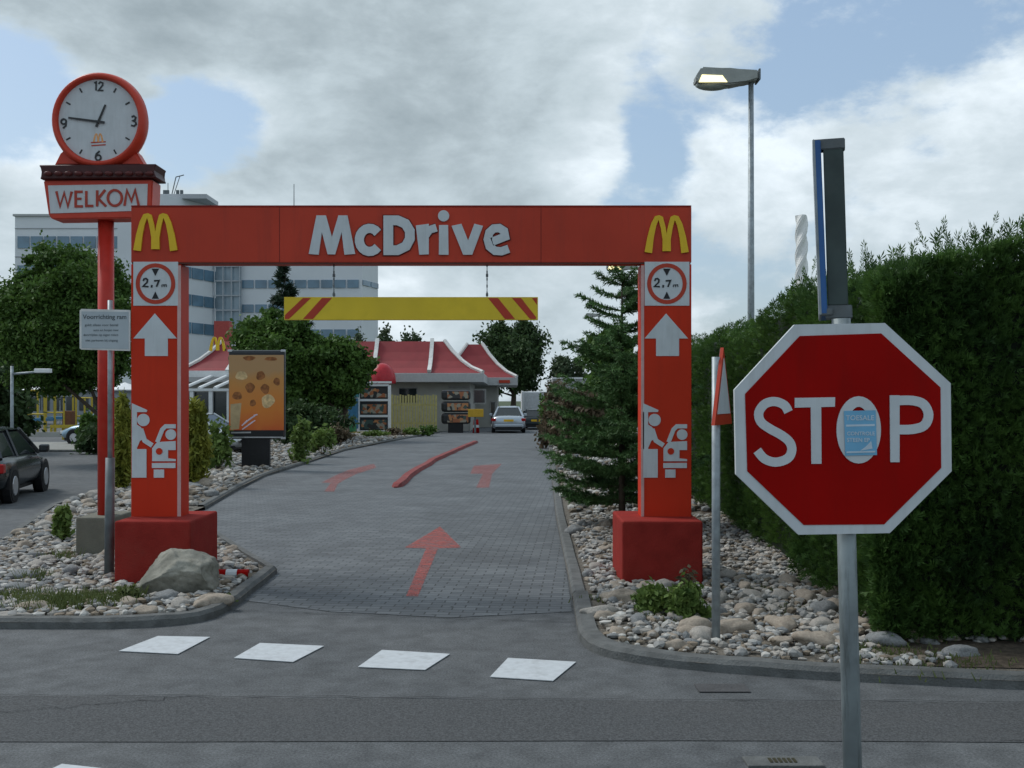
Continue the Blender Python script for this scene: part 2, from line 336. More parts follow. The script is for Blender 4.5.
# ------------------------------------------------------------------ planting beds
LB = [(-4.1,8.36),(-3.3,8.36),(-2.85,8.46),(-2.55,8.72),(-2.42,9.3)]
LB = [G(-60,630).xy, G(0,629).xy, G(110,629).xy, G(180,625).xy, G(215,618).xy, G(240,604).xy, G(277,574).xy, G(248,556).xy, G(217,536).xy, G(186,517).xy, G(205,510).xy, G(235,492).xy, G(265,477).xy, G(300,466).xy, G(345,451).xy, G(400,440).xy, G(440,432.5).xy, Vector((-5.6,61)), Vector((-14,58)), Vector((-12,44)), Vector((-9.6,32)), G(98,492).xy, G(49,509).xy, G(0,543).xy, Vector((-6.9,11)), Vector((-6.1,9.2)), Vector((-5.4,8.5))]
RB = [Vector((2.2,62)), G(548,442).xy, G(553,490).xy, G(556,520).xy, G(566,570).xy, G(572,600).xy, G(577,632).xy, G(584,646).xy, G(602,656).xy, G(640,664).xy, G(700,671).xy, G(790,678).xy, G(880,683).xy, G(980,688).xy, Vector((4.5,6.4)), Vector((9,6.0)), Vector((12,20)), Vector((12,62))]
M_gbase = mat('gravel_ground', (.20,.18,.15), .95, col2=(.09,.08,.065), scale=24, bump=1, bscale=60)
def bed(name, P): return sheet(name, P, .055, M_gbase)
bed('gravel_bed', LB); bed('gravel_bed', RB)
def kerbline(name, P, w=.12, h=.085, closed=False, inner=1):
    pts = [Vector((p[0], p[1])) for p in P]; q = [pts[0]]
    for a, b in zip(pts, pts[1:]):
        k = max(1, round((b-a).length/.5))
        for j in range(1, k+1): q.append(a+(b-a)*(j/k))
    bm = bmesh.new(); prof = [(0,-.02),(.004,h-.03),(.03,h),(w,h),(w,-.02)]; prev = None
    for i, p in enumerate(q):
        d = (q[min(i+1,len(q)-1)]-q[max(i-1,0)]).normalized(); sd_ = Vector((-d.y, d.x))*inner; dz = random.uniform(-.004,.004); du = random.uniform(-.003,.003)
        ring = [bm.verts.new((p.x+sd_.x*(u+du), p.y+sd_.y*(u+du), z+(dz if z > 0 else 0))) for u, z in prof]
        if prev:
            for k in range(4): bm.faces.new((prev[k], prev[k+1], ring[k+1], ring[k]))
        prev = ring
    o = obj(name, bm, M_kerb); o['kind'] = 'structure'; return o
kerbline('kerb', smooth_line(LB[0:6], 4)[:-1]+LB[5:7])
kerbline('kerb', LB[6:10], w=.10); kerbline('kerb', smooth_line(LB[10:18], 3))
kerbline('kerb', LB[20:]+LB[:1])
kerbline('kerb', RB[0:6]); kerbline('kerb', smooth_line(RB[5:14], 3), w=.14); kerbline('kerb', RB[13:16], w=.14)
# far kerb of the left road
sheet('far_pavement', [(-40,38.5),(-14,37.2),(-13.5,44),(-40,45)], .05, M_conc); kerbline('kerb', [(-40,37.8),(-13.9,36.6)])
# gravel stones
def icos(sub):
    bm = bmesh.new(); bmesh.ops.create_icosphere(bm, subdivisions=sub, radius=1)
    v = np.array([p.co[:] for p in bm.verts]); f = np.array([[q.index for q in p.verts] for p in bm.faces]); bm.free(); return v, f
def gravel(name, P, n, rmin, rmax, ylim, avoid, mats, label=None, xmax=99):
    P2 = [(p[0], p[1]) for p in P]; xs = []; ys = []
    x0 = min(p[0] for p in P2); x1 = min(xmax, max(p[0] for p in P2)); tot = 0
    x = RNG.uniform(x0, x1, n*3); y = RNG.uniform(ylim[0], ylim[1], n*3)
    ok = inpoly(x, y, P2)
    for a in avoid: ok &= ~((x > a[0]) & (x < a[1]) & (y > a[2]) & (y < a[3]))
    x = x[ok][:n]; y = y[ok][:n]; n = len(x)
    V0, F0 = icos(1); k = len(V0)
    r = RNG.uniform(rmin, rmax, n)*RNG.uniform(.75,1.25,n)
    sc = np.stack([r*RNG.uniform(.8,1.5,n), r*RNG.uniform(.7,1.1,n), r*RNG.uniform(.45,.8,n)], 1)
    V = V0[None]*(1+RNG.uniform(-.22,.22,(n,k,1)))*sc[:,None,:]
    a = RNG.uniform(0, 6.28, n); c, s = np.cos(a), np.sin(a)
    X = V[:,:,0]*c[:,None]-V[:,:,1]*s[:,None]; Y = V[:,:,0]*s[:,None]+V[:,:,1]*c[:,None]
    Z = V[:,:,2]+ (.055+r*.25+RNG.uniform(0,.03,n))[:,None]
    V = np.stack([X+x[:,None], Y+y[:,None], Z], 2).reshape(-1,3)
    Fc = (F0[None]+(np.arange(n)*k)[:,None,None]).reshape(-1,3)
    me = bpy.data.meshes.new(name); me.vertices.add(len(V)); me.vertices.foreach_set('co', V.astype(np.float32).ravel())
    me.loops.add(Fc.size); me.loops.foreach_set('vertex_index', Fc.astype(np.int32).ravel()); me.polygons.add(len(Fc)); me.polygons.foreach_set('loop_start', np.arange(0, Fc.size, 3, dtype=np.int32))
    mi = np.repeat(RNG.integers(0, len(mats), n), len(F0)).astype(np.int32); me.polygons.foreach_set('material_index', mi); me.polygons.foreach_set('use_smooth', np.zeros(len(Fc), bool))
    me.update(calc_edges=True)
    for m in mats: me.materials.append(m)
    o = bpy.data.objects.new(name, me); COL.objects.link(o); tag(o, label, 'gravel', kind='stuff'); return o
GM = [M_stonea, M_stonec, mat('pebble_white', (.44,.43,.40), .85, var=.15, scale=9), mat('pebble_ash', (.26,.26,.25), .85, var=.15, scale=9), mat('pebble_brown', (.20,.165,.125), .9, var=.2, scale=9), M_stonea]
def inset(P, d):
    out = []; n = len(P)
    for i in range(n):
        a = Vector(P[i-1][:2] if not isinstance(P[i-1], Vector) else P[i-1].xy); b = Vector(P[i][:2]); c = Vector(P[(i+1)%n][:2])
        t = ((b-a).normalized()+(c-b).normalized()); t = t.normalized() if t.length > .1 else (c-b).normalized()
        out.append(b+Vector((-t.y, t.x))*d)
    return out
LBi = inset(LB, .17); RBi = inset(RB, .19)
block_av = [(-3.85,-3.05,10.05,11.05),(1.04,1.85,10.05,11.05)]
gravel('gravel', LBi, 9000, .018, .048, (8.3,17), block_av, GM, 'pale river gravel filling the near part of the left bed')
gravel('gravel', LBi, 5200, .04, .09, (17,60), [], GM, 'pale gravel of the far part of the left bed beside the driveway')
gravel('gravel', RBi, 9500, .018, .042, (6.5,16), block_av+[(2.95,9,6,7.6),(2.6,3.2,7.2,7.6)], GM, 'pale river gravel of the right bed in front of the hedge', xmax=4.6)
gravel('gravel', RBi, 2200, .04, .09, (16,60), [], GM, 'pale gravel beyond the spruce on the right of the driveway', xmax=4)
# cobbles one by one
def stone_mesh(seed, sub=3, rough=.16, flat=.6, name='cobble'):
    bm = bmesh.new(); bmesh.ops.create_icosphere(bm, subdivisions=sub, radius=1)
    for v in bm.verts:
        d = v.co.copy(); k = 1+rough*mnoise.noise(d*1.3+Vector((seed*3.1,0,0)))*2+rough*.4*mnoise.noise(d*3.5+Vector((0,seed,0)))
        v.co = Vector((d.x*1.25*k, d.y*.9*k, d.z*flat*k))
    me = bpy.data.meshes.new(name); bm.to_mesh(me); bm.free(); me.polygons.foreach_set('use_smooth', [True]*len(me.polygons)); return me
CM = []
for i in range(9):
    me = stone_mesh(i); me.materials.append([M_stonea, M_stoneb, M_stonec][i % 3]); CM.append(me)
def cobbles(spots, label, group):
    for (x, y, r) in spots:
        o = bpy.data.objects.new('cobble', CM[random.choice((0,1,3,4,6,7,0,1,4,2,7,5))]); COL.objects.link(o); o.location = (x, y, .055+r*.32); o.scale = (r*random.uniform(.85,1.2), r*random.uniform(.85,1.15), r*random.uniform(.85,1.2)); o.rotation_euler = (random.uniform(-.15,.15), random.uniform(-.15,.15), random.uniform(0,6.28))
        tag(o, label, 'stone', group)
def scatter(P, n, bx_, rr, av, mind=1.1, den=None):
    P2 = [(p[0], p[1]) for p in P]; out = []; tries = 0
    while len(out) < n and tries < 20000:
        tries += 1; x = random.uniform(bx_[0], bx_[1]); y = random.uniform(bx_[2], bx_[3]); r = random.uniform(*rr)
        if not inpoly(np.array([x]), np.array([y]), P2)[0]: continue
        if any(a[0]-r < x < a[1]+r and a[2]-r < y < a[3]+r for a in av): continue
        if any((x-o[0])**2+(y-o[1])**2 < (mind*(r+o[2]))**2 for o in out): continue
        out.append((x, y, r))
    return out
avL = block_av+[(-3.5,-2.5,9.4,10.4)]
cobbles(scatter(LBi, 70, (-6.8,-2.6,8.4,13.5), (.05,.11), avL), 'rounded pale cobble lying in the gravel of the near left bed', 'cobbles in the near left bed')
cobbles(scatter(LBi, 60, (-9.5,-4.5,13.5,24), (.08,.16), avL), 'rounded pale cobble in the left bed beyond the red gate pillar', 'cobbles in the left bed beyond the gate')
cobbles(scatter(RBi, 75, (1.3,3.3,7.5,10.4), (.05,.11), block_av, .95), 'rounded buff cobble lying between the grey post and the hedge', 'cobbles between the grey post and the hedge')
cobbles(scatter(RBi, 26, (.6,1.3,7.3,11), (.04,.075), block_av, 1), 'rounded pale cobble in the gravel beside the right driveway kerb', 'cobbles beside the right driveway kerb')
cobbles(scatter(RBi, 22, (.7,2.2,11.3,14.8), (.07,.13), block_av, 1), 'rounded pale cobble at the foot of the spruce behind the right pillar', 'cobbles at the foot of the spruce')
def lone(px, py, r, sx, sy, sz, m, label, seed, rz=0, rough=.16, lift=.3):
    p = G(px, py, .055); me = stone_mesh(seed, 4, rough, .75, 'boulder'); me.materials.append(m)
    o = bpy.data.objects.new('boulder', me); COL.objects.link(o); o.location = (p.x, p.y+r*sy*.6, .05+r*sz*lift); o.scale = (r*sx, r*sy, r*sz); o.rotation_euler = (0,0,rz); tag(o, label, 'boulder'); return o
# big angular boulder
def big_boulder():
    bm = bmesh.new(); bmesh.ops.create_icosphere(bm, subdivisions=5, radius=1)
    planes = [(Vector((-.5,-.45,.74)).normalized(),.62),(Vector((.5,-.2,.8)).normalized(),.74),(Vector((-.12,-.9,-.5)).normalized(),.5),(Vector((1,-.2,.1)).normalized(),.80),(Vector((-.9,.1,.5)).normalized(),.72),(Vector((.2,-.8,.5)).normalized(),.80),(Vector((.1,.9,.4)).normalized(),.7)]
    for v in bm.verts:
        p = v.co.copy()
        for n_, d in planes:
            s = p.dot(n_)
            if s > d: p -= n_*(s-d)*.93
        q = v.co
        p *= 1+.07*mnoise.noise(q*2.2)+.035*mnoise.noise(q*6)+.018*mnoise.noise(q*14)
        v.co = Vector((p.x*.41, p.y*.30, p.z*.30))
    m = mat('boulder_stone', (.11,.11,.09), .9, col2=(.36,.35,.30), scale=3.2, bump=1, bscale=14, dirt=.85, dscale=4.5, grime=(.10,.095,.065))
    o = obj('boulder', bm, m, smooth=True); o.location = (W(179,0,9.7).x, 9.62, .175); o.rotation_euler = (0, R(-10), R(6))
    tag(o, 'big angular grey boulder in front of the left red concrete block', 'boulder')
big_boulder()
lone(32,612,.12,1.1,.6,.7,M_stoneb,'flat buff boulder at the front kerb below the weeds on the left',21)
lone(601,618,.12,1.05,.7,.8,M_stonea,'pale egg shaped boulder left of the small shrub by the right kerb',22)
lone(622,603,.14,1,.8,.8,M_stoneb,'brownish boulder at the foot of the right red block, left of the shrub',23)
lone(697,634,.12,1,.8,.95,M_stoneb,'buff boulder just left of the thin grey post foot',24)
lone(735,634,.12,1.1,.8,.9,M_stoneb,'buff boulder just right of the thin grey post foot',25)
lone(212,606,.12,1.1,.8,.8,M_stoneb,'brown boulder to the right of the big angular one',26)
lone(963,657,.10,1.0,.7,.75,M_stonec,'grey boulder on the soil at the foot of the hedge',27)
lone(8,618,.1,1.3,.7,.5,M_stonea,'flat pale boulder near the front kerb at the left edge',28)
# drain cover
dc = thing('drain_cover', 'square metal drain cover set in the asphalt at the bottom of the photo', 'drain cover', G(783,763))
bm = bmesh.new()
for a in (box, ): pass
box(bm,-.19,.19,-.07,.07,.0,.012,.003); obj('frame', bm, M_kerb, dc)
bm = bmesh.new()
for i in range(6): box(bm,-.07+i*.024,-.056+i*.024,-.03,.03,.0125,.0165)
obj('grate', bm, mat('iron',(.06,.055,.03),.6,metal=.5), dc)
dc2 = obj('drain_cover', bx(-.16,.16,-.09,.09,.004,.009), mat('cover_grey',(.07,.07,.072),.7,bump=.5), loc=G(722,689)); tag(dc2, 'flat dark square cover in the asphalt below the thin grey post', 'drain cover')
# red white bollard tube lying
p = G(232,578,.07); t = thing('marker_tube', 'short red and white striped tube lying on the gravel beside the boulder', 'marker post', (p.x, p.y, .115))
for i in range(3): obj('band', tb((-.165+i*.11+.001,0,0),(-.055+i*.11-.001,0,0),.042), M_stop if i != 1 else M_white, t)
# ------------------------------------------------------------------ drive-through gate
YG = 10.45
gate = thing('gate_arch', 'big red rectangular entrance arch over the driveway with white lettering', 'entrance gate', (0,0,0))
X0, X1 = W(131,0,YG).x, W(691.5,0,YG).x; zt, zb = W(0,207,YG).z, W(0,262.5,YG).z
def on(o):  return o
xa, xb = W(181,0,YG).x, W(641,0,YG).x
obj('beam', bx(X0, X1, YG, YG+.28, zb, zt, .006), M_beam, gate)
ztop = .66
bm = bmesh.new(); box(bm, X0+.002, X1-.002, YG-.003, YG+.283, zt+.0005, zt+.016); obj('top_trim', bm, M_block, gate)
bm = bmesh.new(); box(bm, X0+.01, X1-.01, YG-.004, YG+.02, zb-.014, zb-.0005); obj('bottom_trim', bm, mat('brown_trim',(.10,.03,.02),.6), gate)
bm = bmesh.new()
for px in (279.5, 541): x = W(px,0,YG).x; box(bm, x-.003, x+.003, YG-.0015, YG+.002, zb+.004, zt-.004)
obj('panel_seam', bm, mat('seam',(.16,.02,.015),.8), gate)
for (a, b, ina, inb) in ((X0, xa, xa-.035, xa), (xb, X1, xb, xb+.03)):
    pl = obj('pillar', bx(a, b, YG, YG+.26, ztop-.02, zb-.016, .006), M_red, gate)
    obj('edge_strip', bx(ina, inb, YG-.006, YG-.0005, ztop+.002, zb-.03), mat('strip_pink',(.55,.35,.33),.6), pl)
for (px0, px1, l) in ((114,190,'left red concrete foot block'),(622,703,'right red concrete foot block')):
    a, b = W(px0,0,10.05).x, W(px1,0,10.05).x
    o = obj('foot_block', bx(a, b, 10.05, 11.0, 0, ztop, .02), M_block, gate); o['label'] = l
# lettering
px = Px(300,200,.2148,YG)
L_ = [('p',[(42,252),(78,73),(122,73),(150,175),(180,73),(222,73),(258,252),(208,256),(195,150),(165,254),(130,254),(103,150),(88,256)]),
      ('r',circ(325,187,48,16,54,38,322),42),
      ('r',[(412,96),(455,96),(492,112),(512,145),(512,182),(494,216),(455,235),(412,235)],45,True),
      ('p',[(540,120),(600,112),(600,254),(556,256)]),('r',[(585,165),(604,140),(636,130)],36),
      ('p',[(648,118),(690,118),(692,256),(647,256)]),('p',circ(669,75,26)),
      ('p',[(706,122),(752,112),(783,190),(812,112),(852,122),(802,256),(760,256)]),
      ('r',[(893,196),(955,172),(950,146),(928,132),(902,134),(882,152),(874,185),(883,218),(908,238),(938,240),(972,228)],38)]
words = obj('lettering', strokes(px, L_, YG-.001, .018), M_white, gate)
bm = strokes(px, [(it if it[0]=='p' else (it[0],it[1],it[2]+10,*it[3:])) for it in L_ if it[0]=='r'], YG-.0008, .004)
obj('letter_edge', bm, mat('seam',(.1,.1,.1)), words)
def arches(px, m, parent, y, th=.02):
    """double arch emblem in unit crop coordinates"""
    def arch(x0, x1, xm, top, bot, botm, flip=1):
        return [(x0,bot),(x0+(xm-x0)*.22,bot-(bot-top)*.45),(x0+(xm-x0)*.5,bot-(bot-top)*.80),(xm-(xm-x0)*.22,top+4),(xm,top),(xm+(x1-xm)*.3,top+6),(x1-(x1-xm)*.32,bot-(bot-top)*.72),(x1,bot-(bot-top)*.38),(x1+2*flip,botm)]
    l = arch(88,205,162,112,355,345); r = [(432-x,y_) for x, y_ in l]
    return obj('arches_emblem', strokes(px, [('r',l,[52,44,38,34,34,34,34,34,40]),('r',r,[52,44,38,34,34,34,34,34,40])], y, th), m, parent)
arches(Px(125,200,.1432,YG), M_yel, gate, YG-.001)
arches(Px(635.5,202,.1432,YG), M_yel, gate, YG-.001)
M_sred = mat('sign_red', (.44,.045,.02), .45, var=.05)
def pillar_graphics(ox):
    px = Px(125+ox,200,.1432,YG)
    pt = obj('height_sign', strokes(px, [('p',[(60,432),(372,432),(372,738),(60,738)])], YG-.001, .006), M_white, gate)
    obj('ring', strokes(px, [('r',circ(215,585,124,36,128),28,True)], YG-.008, .003), M_sred, pt)
    obj('lettering', strokes(px, [('p',[(188,480),(240,480),(214,530)]),('p',[(190,690),(238,690),(214,640)]),
        ('r',[(130,566),(135,552),(150,549),(160,558),(157,575),(128,604),(166,606)],11),('r',[(190,594),(188,612)],12),
        ('r',[(206,565),(240,563),(222,606)],11),('r',[(260,608),(260,594),(274,592),(276,608)],5),('r',[(276,594),(290,592),(292,608)],5)], YG-.008, .003), M_black, pt)
    obj('arrow', strokes(Px(ox,0,1,YG), [('p',[(155,313.5),(177,338.5),(168,338.5),(168,356),(145,356),(145,338.5),(133.5,338.5)])], YG-.001, .005), M_white, gate)
    q = Px(125+ox,395,.12367,YG)
    pc = obj('pictogram', strokes(q, [('p',[(56,65),(98,92),(98,668),(56,668)]),('p',[(56,66),(182,122),(176,138),(56,138)]),('p',circ(150,202,50)),
        ('p',[(95,238),(128,258),(150,290),(165,345),(122,372),(97,430)]),('r',[(130,275),(160,368),(222,408)],38),('p',[(57,437),(175,437),(175,668),(57,668)]),
        ('r',[(412,253),(330,253),(302,280),(262,382)],34),('p',circ(372,320,43)),
        ('p',[(222,430),(262,380),(412,372),(412,445),(350,445),(350,512),(412,518),(412,535),(222,535)]),('p',[(220,550),(410,548),(410,590),(220,590)]),('p',[(235,602),(318,602),(318,668),(235,668)])], YG-.001, .005), M_white, gate)
    obj('pictogram_detail', strokes(q, [('p',circ(280,455,27,14))], YG-.0112, .0035), M_red, pc)
pillar_graphics(0); pillar_graphics(511)
# white band at top of left picture strip / hanging barrier
YB = 10.58
bar = thing('height_barrier', 'yellow height limit board with red end stripes hanging under the red arch', 'height barrier', (0,0,0))
def z_(py, Y): return W(0,py,Y).z
a, b = W(284,0,YB).x, W(538,0,YB).x
obj('board', bx(a, b, YB, YB+.05, z_(320,YB), z_(297,YB), .004), M_ylbar, bar)
q = Px(0,0,1,YB)
for st_ in ([('p',[(285,319),(285,308),(297,298),(303,298)][0:0] or [(285,319),(285,315),(303,298),(311,298),(289,319)]),('p',[(303,319),(322,298),(332,298),(313,319)]),
   ('p',[(488,298),(498,298),(515,319),(505,319)]),('p',[(512,298),(521,298),(536,317),(536,319),(530,319)]),('p',[(532,298),(537,298),(537,305)])]): obj('stripe', strokes(q, [st_], YB-.0005, .002), M_sred, bar)
for pxx in (333.5, 487):
    x = W(pxx,0,YB).x; bm = bmesh.new(); z0 = z_(298,YB); z1 = zb+.01
    k = 10
    for i in range(k):
        za = z0+(z1-z0)*i/k; zc = z0+(z1-z0)*(i+1)/k
        box(bm, x-(.007 if i%2 else .004), x+(.007 if i%2 else .004), YB+.02, YB+.03, za+.002, zc-.002)
        tube(bm, (x,YB+.025,za), (x,YB+.025,zc), .0025, n=5)
    for zz in (z0+.02, (z0+z1)/2+.04): box(bm, x-.012, x+.012, YB+.015, YB+.04, zz, zz+.03)
    obj('chain', bm, M_galvd, bar)
# ------------------------------------------------------------------ clock sign
YC = 11.9
ck = thing('clock_sign', 'tall red pole with a round white clock above a welcome box', 'clock sign', (0,0,0))
cx = W(106,0,YC+.2).x
obj('pole', tb((cx,YC+.2,.5),(cx,YC+.2,z_(215,YC)),.092,.088,n=20), mat('pole_red',(.50,.03,.018),.45,dirt=.3,dscale=4), ck, smooth=True)
obj('plinth', bx(W(79,0,YC).x, W(114,0,YC).x, YC-.1, YC+.6, 0, .5, .02), mat('plinth_grey',(.16,.16,.13),.9,bump=.4,dirt=.6), ck)
q = Px(10,170,.2051,YC)
bxm = bmesh.new(); prism(bxm, q([(162,50),(696,47),(690,188),(640,234),(205,240),(188,222)]), YC, YC+.28); bmesh.ops.bevel(bxm, geom=list(bxm.edges), offset=.012, segments=2, affect='EDGES')
M_ck = mat('clock_red', (.52,.05,.025), .4, var=.08, dirt=.3, dscale=4, grime=(.3,.03,.02))
wb = obj('welcome_box', bxm, M_ck, ck)
obj('panel', strokes(q, [('p',[(186,76),(672,68),(668,198),(198,212)])], YC-.001, .006), M_white, wb)
lt = [('r',[(228,105),(246,178),(266,112),(284,178),(303,106)],12),('r',[(356,107),(322,107),(322,178),(357,178)],12),('r',[(322,141),(350,141)],11),('r',[(374,103),(374,176),(408,176)],12),
      ('r',[(427,100),(427,178)],12),('r',[(466,98),(432,140),(470,178)],12),('r',circ(513,137,34,22,38),12,True),('r',[(560,175),(572,100),(594,152),(612,98),(629,173)],12)]
obj('lettering', strokes(q, lt, YC-.008, .006), mat('letter_red',(.38,.05,.03),.5), wb)
# maroon band under the clock, scalloped
bm = bmesh.new(); q2 = Px(0,0,1,YC)
prism(bm, q2([(41,166),(158,165),(155,172),(158,178.5),(42,180),(45,173)]), YC-.06, YC+.3); bmesh.ops.bevel(bm, geom=list(bm.edges), offset=.01, segments=1, affect='EDGES')
bd = obj('ledge', bm, mat('maroon',(.055,.014,.014),.45,var=.2), ck)
bm = bmesh.new()
for i in range(11):
    p = W(48+i*10.1, 173.5, YC-.07); bmesh.ops.create_icosphere(bm, subdivisions=2, radius=1, matrix=Matrix.Translation(p) @ Matrix.Diagonal((.05,.03,.028,1)))
obj('moulding', bm, mat('maroon_light',(.09,.02,.018),.35), bd, smooth=True)
# saddle that carries the clock
bm = bmesh.new(); prism(bm, q2([(52,166),(60,150),(75,140),(122,140),(134,149),(144,166)]), YC+.02, YC+.24); bmesh.ops.bevel(bm, geom=list(bm.edges), offset=.03, segments=3, affect='EDGES')
obj('saddle', bm, M_ck, ck, smooth=False)
# clock body
cc = W(99,120.5,YC); rx = 46.5/F*YC; 
bm = bmesh.new(); prof = [(.0,.2),(.85,.2),(.98,.16),(1.03,.07),(1.0,.0),(.95,-.045),(.89,-.045),(.865,-.01),(.86,.03),(0,.03)]
nS = 56; rings = []
for r_, y_ in prof:
    if r_ == 0: rings.append([bm.verts.new((cc.x, YC-.02+y_, cc.z))])
    else: rings.append([bm.verts.new((cc.x+rx*r_*math.cos(2*math.pi*i/nS), YC-.02+y_, cc.z+rx*r_*1.02*math.sin(2*math.pi*i/nS))) for i in range(nS)])
for A, B in zip(rings, rings[1:]):
    for i in range(nS):
        j = (i+1) % nS
        if len(A) == 1: bm.faces.new((A[0], B[j], B[i]))
        elif len(B) == 1: bm.faces.new((A[i], A[j], B[0]))
        else: bm.faces.new((A[i], A[j], B[j], B[i]))
cb = obj('clock_case', bm, M_ck, ck, smooth=True)
bm = bmesh.new(); prism(bm, [(cc.x+rx*.858*math.cos(t*math.pi/28), cc.z+rx*.875*math.sin(t*math.pi/28)) for t in range(56)], YC-.012, YC+.005)
dial = obj('dial', bm, M_white, cb)
q3 = Px(20,10,.2994,YC)
def tick(a, r0=106, r1=122): 
    c_, s_ = math.cos(a), math.sin(a); return ('r',[(262+r0*c_,372+(r0+4)*s_),(262+r1*c_,372+(r1+4)*s_)],5)
tk = [tick(R(a)) for a in (30,60,120,150,210,240,300,330)]
dg = [('r',[(250,245),(256,242),(256,270)],5),('r',[(264,248),(270,242),(278,245),(278,252),(264,270),(280,270)],5),
      ('r',[(374,358),(382,355),(388,360),(386,368),(379,371),(388,376),(389,383),(382,389),(373,386)],5.5),
      ('r',circ(263,494,9,12),5.5,True),('r',[(268,472),(257,482),(254,492)],5.5),
      ('r',circ(148,374,8.5,12),5.5,True),('r',[(156,376),(155,388),(146,396)],5.5)]
obj('numerals', strokes(q3, tk+dg, YC-.0125, .003), M_dk, dial)
obj('hour_hand', strokes(q3, [('r',[(257,392),(288,318)],[8,6])], YC-.022, .004), M_dk, dial)
obj('minute_hand', strokes(q3, [('r',[(286,378),(165,362)],[8,6])], YC-.028, .004), M_dk, dial)
ea = arches(Px(20+.2994*238,10+.2994*402,.2994*.115,YC), mat('emblem_orange',(.75,.35,.12),.5), dial, YC-.0125, .002)
obj('emblem_lines', strokes(q3, [('r',[(238,444),(288,441)],4),('r',[(240,454),(288,451)],4)], YC-.0125, .002), M_sred, dial)
# ------------------------------------------------------------------ notice board on grey post
p = G(107,583,.03); nb = thing('notice_sign', 'small white notice board with grey text on a thin grey post beside the left pillar', 'notice sign', (0,0,0))
YN = 10.44; xn = W(109,0,YN).x
obj('post', tb((xn,YN+.03,1.2),(xn,YN+.03,z_(300,YN)),.024,n=12), M_galv, nb, smooth=True)
obj('post_sleeve', tb((xn-.01,YN+.03,.02),(xn,YN+.03,z_(458,YN)),.048,.045,n=14), M_galvd, nb, smooth=True)
q = Px(75,295,.08464,YN)
bd = obj('board', strokes(q, [('p',[(60,185),(80,165),(652,178),(658,190),(655,662),(80,645),(60,630)])], YN, .012), mat('board_rim',(.62,.62,.60),.5), nb)
obj('face', strokes(q, [('p',[(85,195),(640,200),(640,640),(85,628)])], YN-.0125, .002), mat('board_grey',(.40,.45,.48),.5,var=.05,scale=6), bd)
M_txt = mat('text_grey',(.10,.12,.13),.6)
text('Voorrichting ram', .062, (W(83.5,0,YN).x, YN-.0165, W(0,319,YN).z), M_txt, bd, ext=.0005, bold=.001)
text('geldt alleen voor bestel', .035, (W(85.5,0,YN).x, YN-.0165, W(0,326.2,YN).z), M_txt, bd, ext=.0005)
text('auto en busjes max', .032, (W(94,0,YN).x, YN-.0165, W(0,331.2,YN).z), M_txt, bd, ext=.0005)
text('doorrijden op eigen risico', .033, (W(84,0,YN).x, YN-.0165, W(0,336,YN).z), M_txt, bd, ext=.0005)
text('niet parkeren bij uitgang', .033, (W(86,0,YN).x, YN-.0165, W(0,341.5,YN).z), M_txt, bd, ext=.0005)
# ------------------------------------------------------------------ stop sign
YS = 3.92
st = thing('stop_sign', 'large red octagonal stop sign on a grey post in the foreground', 'stop sign', (0,0,0))
obj('post', tb((W(855.5,0,YS+.04).x,YS+.04,0),(W(841,0,YS+.04).x,YS+.04,z_(318,YS)),.0345,.0345,n=24), mat('post_galv',(.26,.30,.31),.45,metal=.35,var=.3,scale=5,dirt=1,dscale=6,grime=(.05,.055,.045),streak=True), st, smooth=True)
q = Px(700.8,310,.3256,YS-.018)
outer = [(288,45),(565,40),(767,225),(770,495),(580,685),(300,690),(108,505),(103,245)]; inner_ = [(303,80),(553,72),(735,238),(737,485),(562,658),(315,660),(142,495),(135,258)]
pn = obj('panel', strokes(q, [('p',outer)], YS, .02), M_white, st)
obj('red_face', strokes(q, [('p',inner_)], YS-.0205, .002), M_stop, pn)
def sm(P): return [(p.x, p.y) for p in smooth_line(P, 4)]
SL = [('r',sm([(268,313),(255,292),(225,281),(195,289),(177,315),(183,343),(210,364),(246,384),(271,405),(278,430),(266,455),(230,467),(195,457),(172,431)]),28),
      ('p',[(287,270),(411,268),(410,297),(287,300)]),('p',[(336,298),(368,298),(369,472),(338,472)]),
      ('r',circ(483,368,52,36,87),32,True),('p',[(578,262),(608,262),(608,467),(580,467)]),
      ('r',sm([(600,278),(648,278),(682,290),(697,322),(684,354),(648,366),(600,367)]),29)]
lt = obj('lettering', strokes(q, SL, YS-.023, .002), M_white, pn)
sk = obj('sticker', strokes(q, [('p',[(437,310),(534,308),(538,445),(441,447)])], YS-.0285, .0006), mat('sticker_blue',(.16,.40,.60),.5,var=.08), pn)
M_skl = mat('sticker_print',(.50,.60,.68),.5)
obj('sticker_band', strokes(q, [('p',[(443,352),(531,350),(531,356),(443,358)]),('p',[(505,418),(520,402),(524,425),(486,432)]),('p',[(444,434),(532,432),(532,437),(444,439)])], YS-.0293, .0004), M_skl, sk)
def stx(s, x, y, sz): text(s, sz, (W(700+x*.3256,0,YS).x, YS-.0301, W(0,310+y*.3256,YS).z), M_skl, sk, ext=.0002, bold=.0004)
stx('TOESALE', 440, 338, .026); stx('CONTROLE', 443, 384, .0195); stx('STEEN EP', 443, 404, .0205)
for zz in (372, 486):
    obj('clamp', bx(W(836,0,YS).x, W(856,0,YS).x, YS+.002, YS+.085, z_(zz+6,YS), z_(zz-6,YS), .004), M_galvd, st)
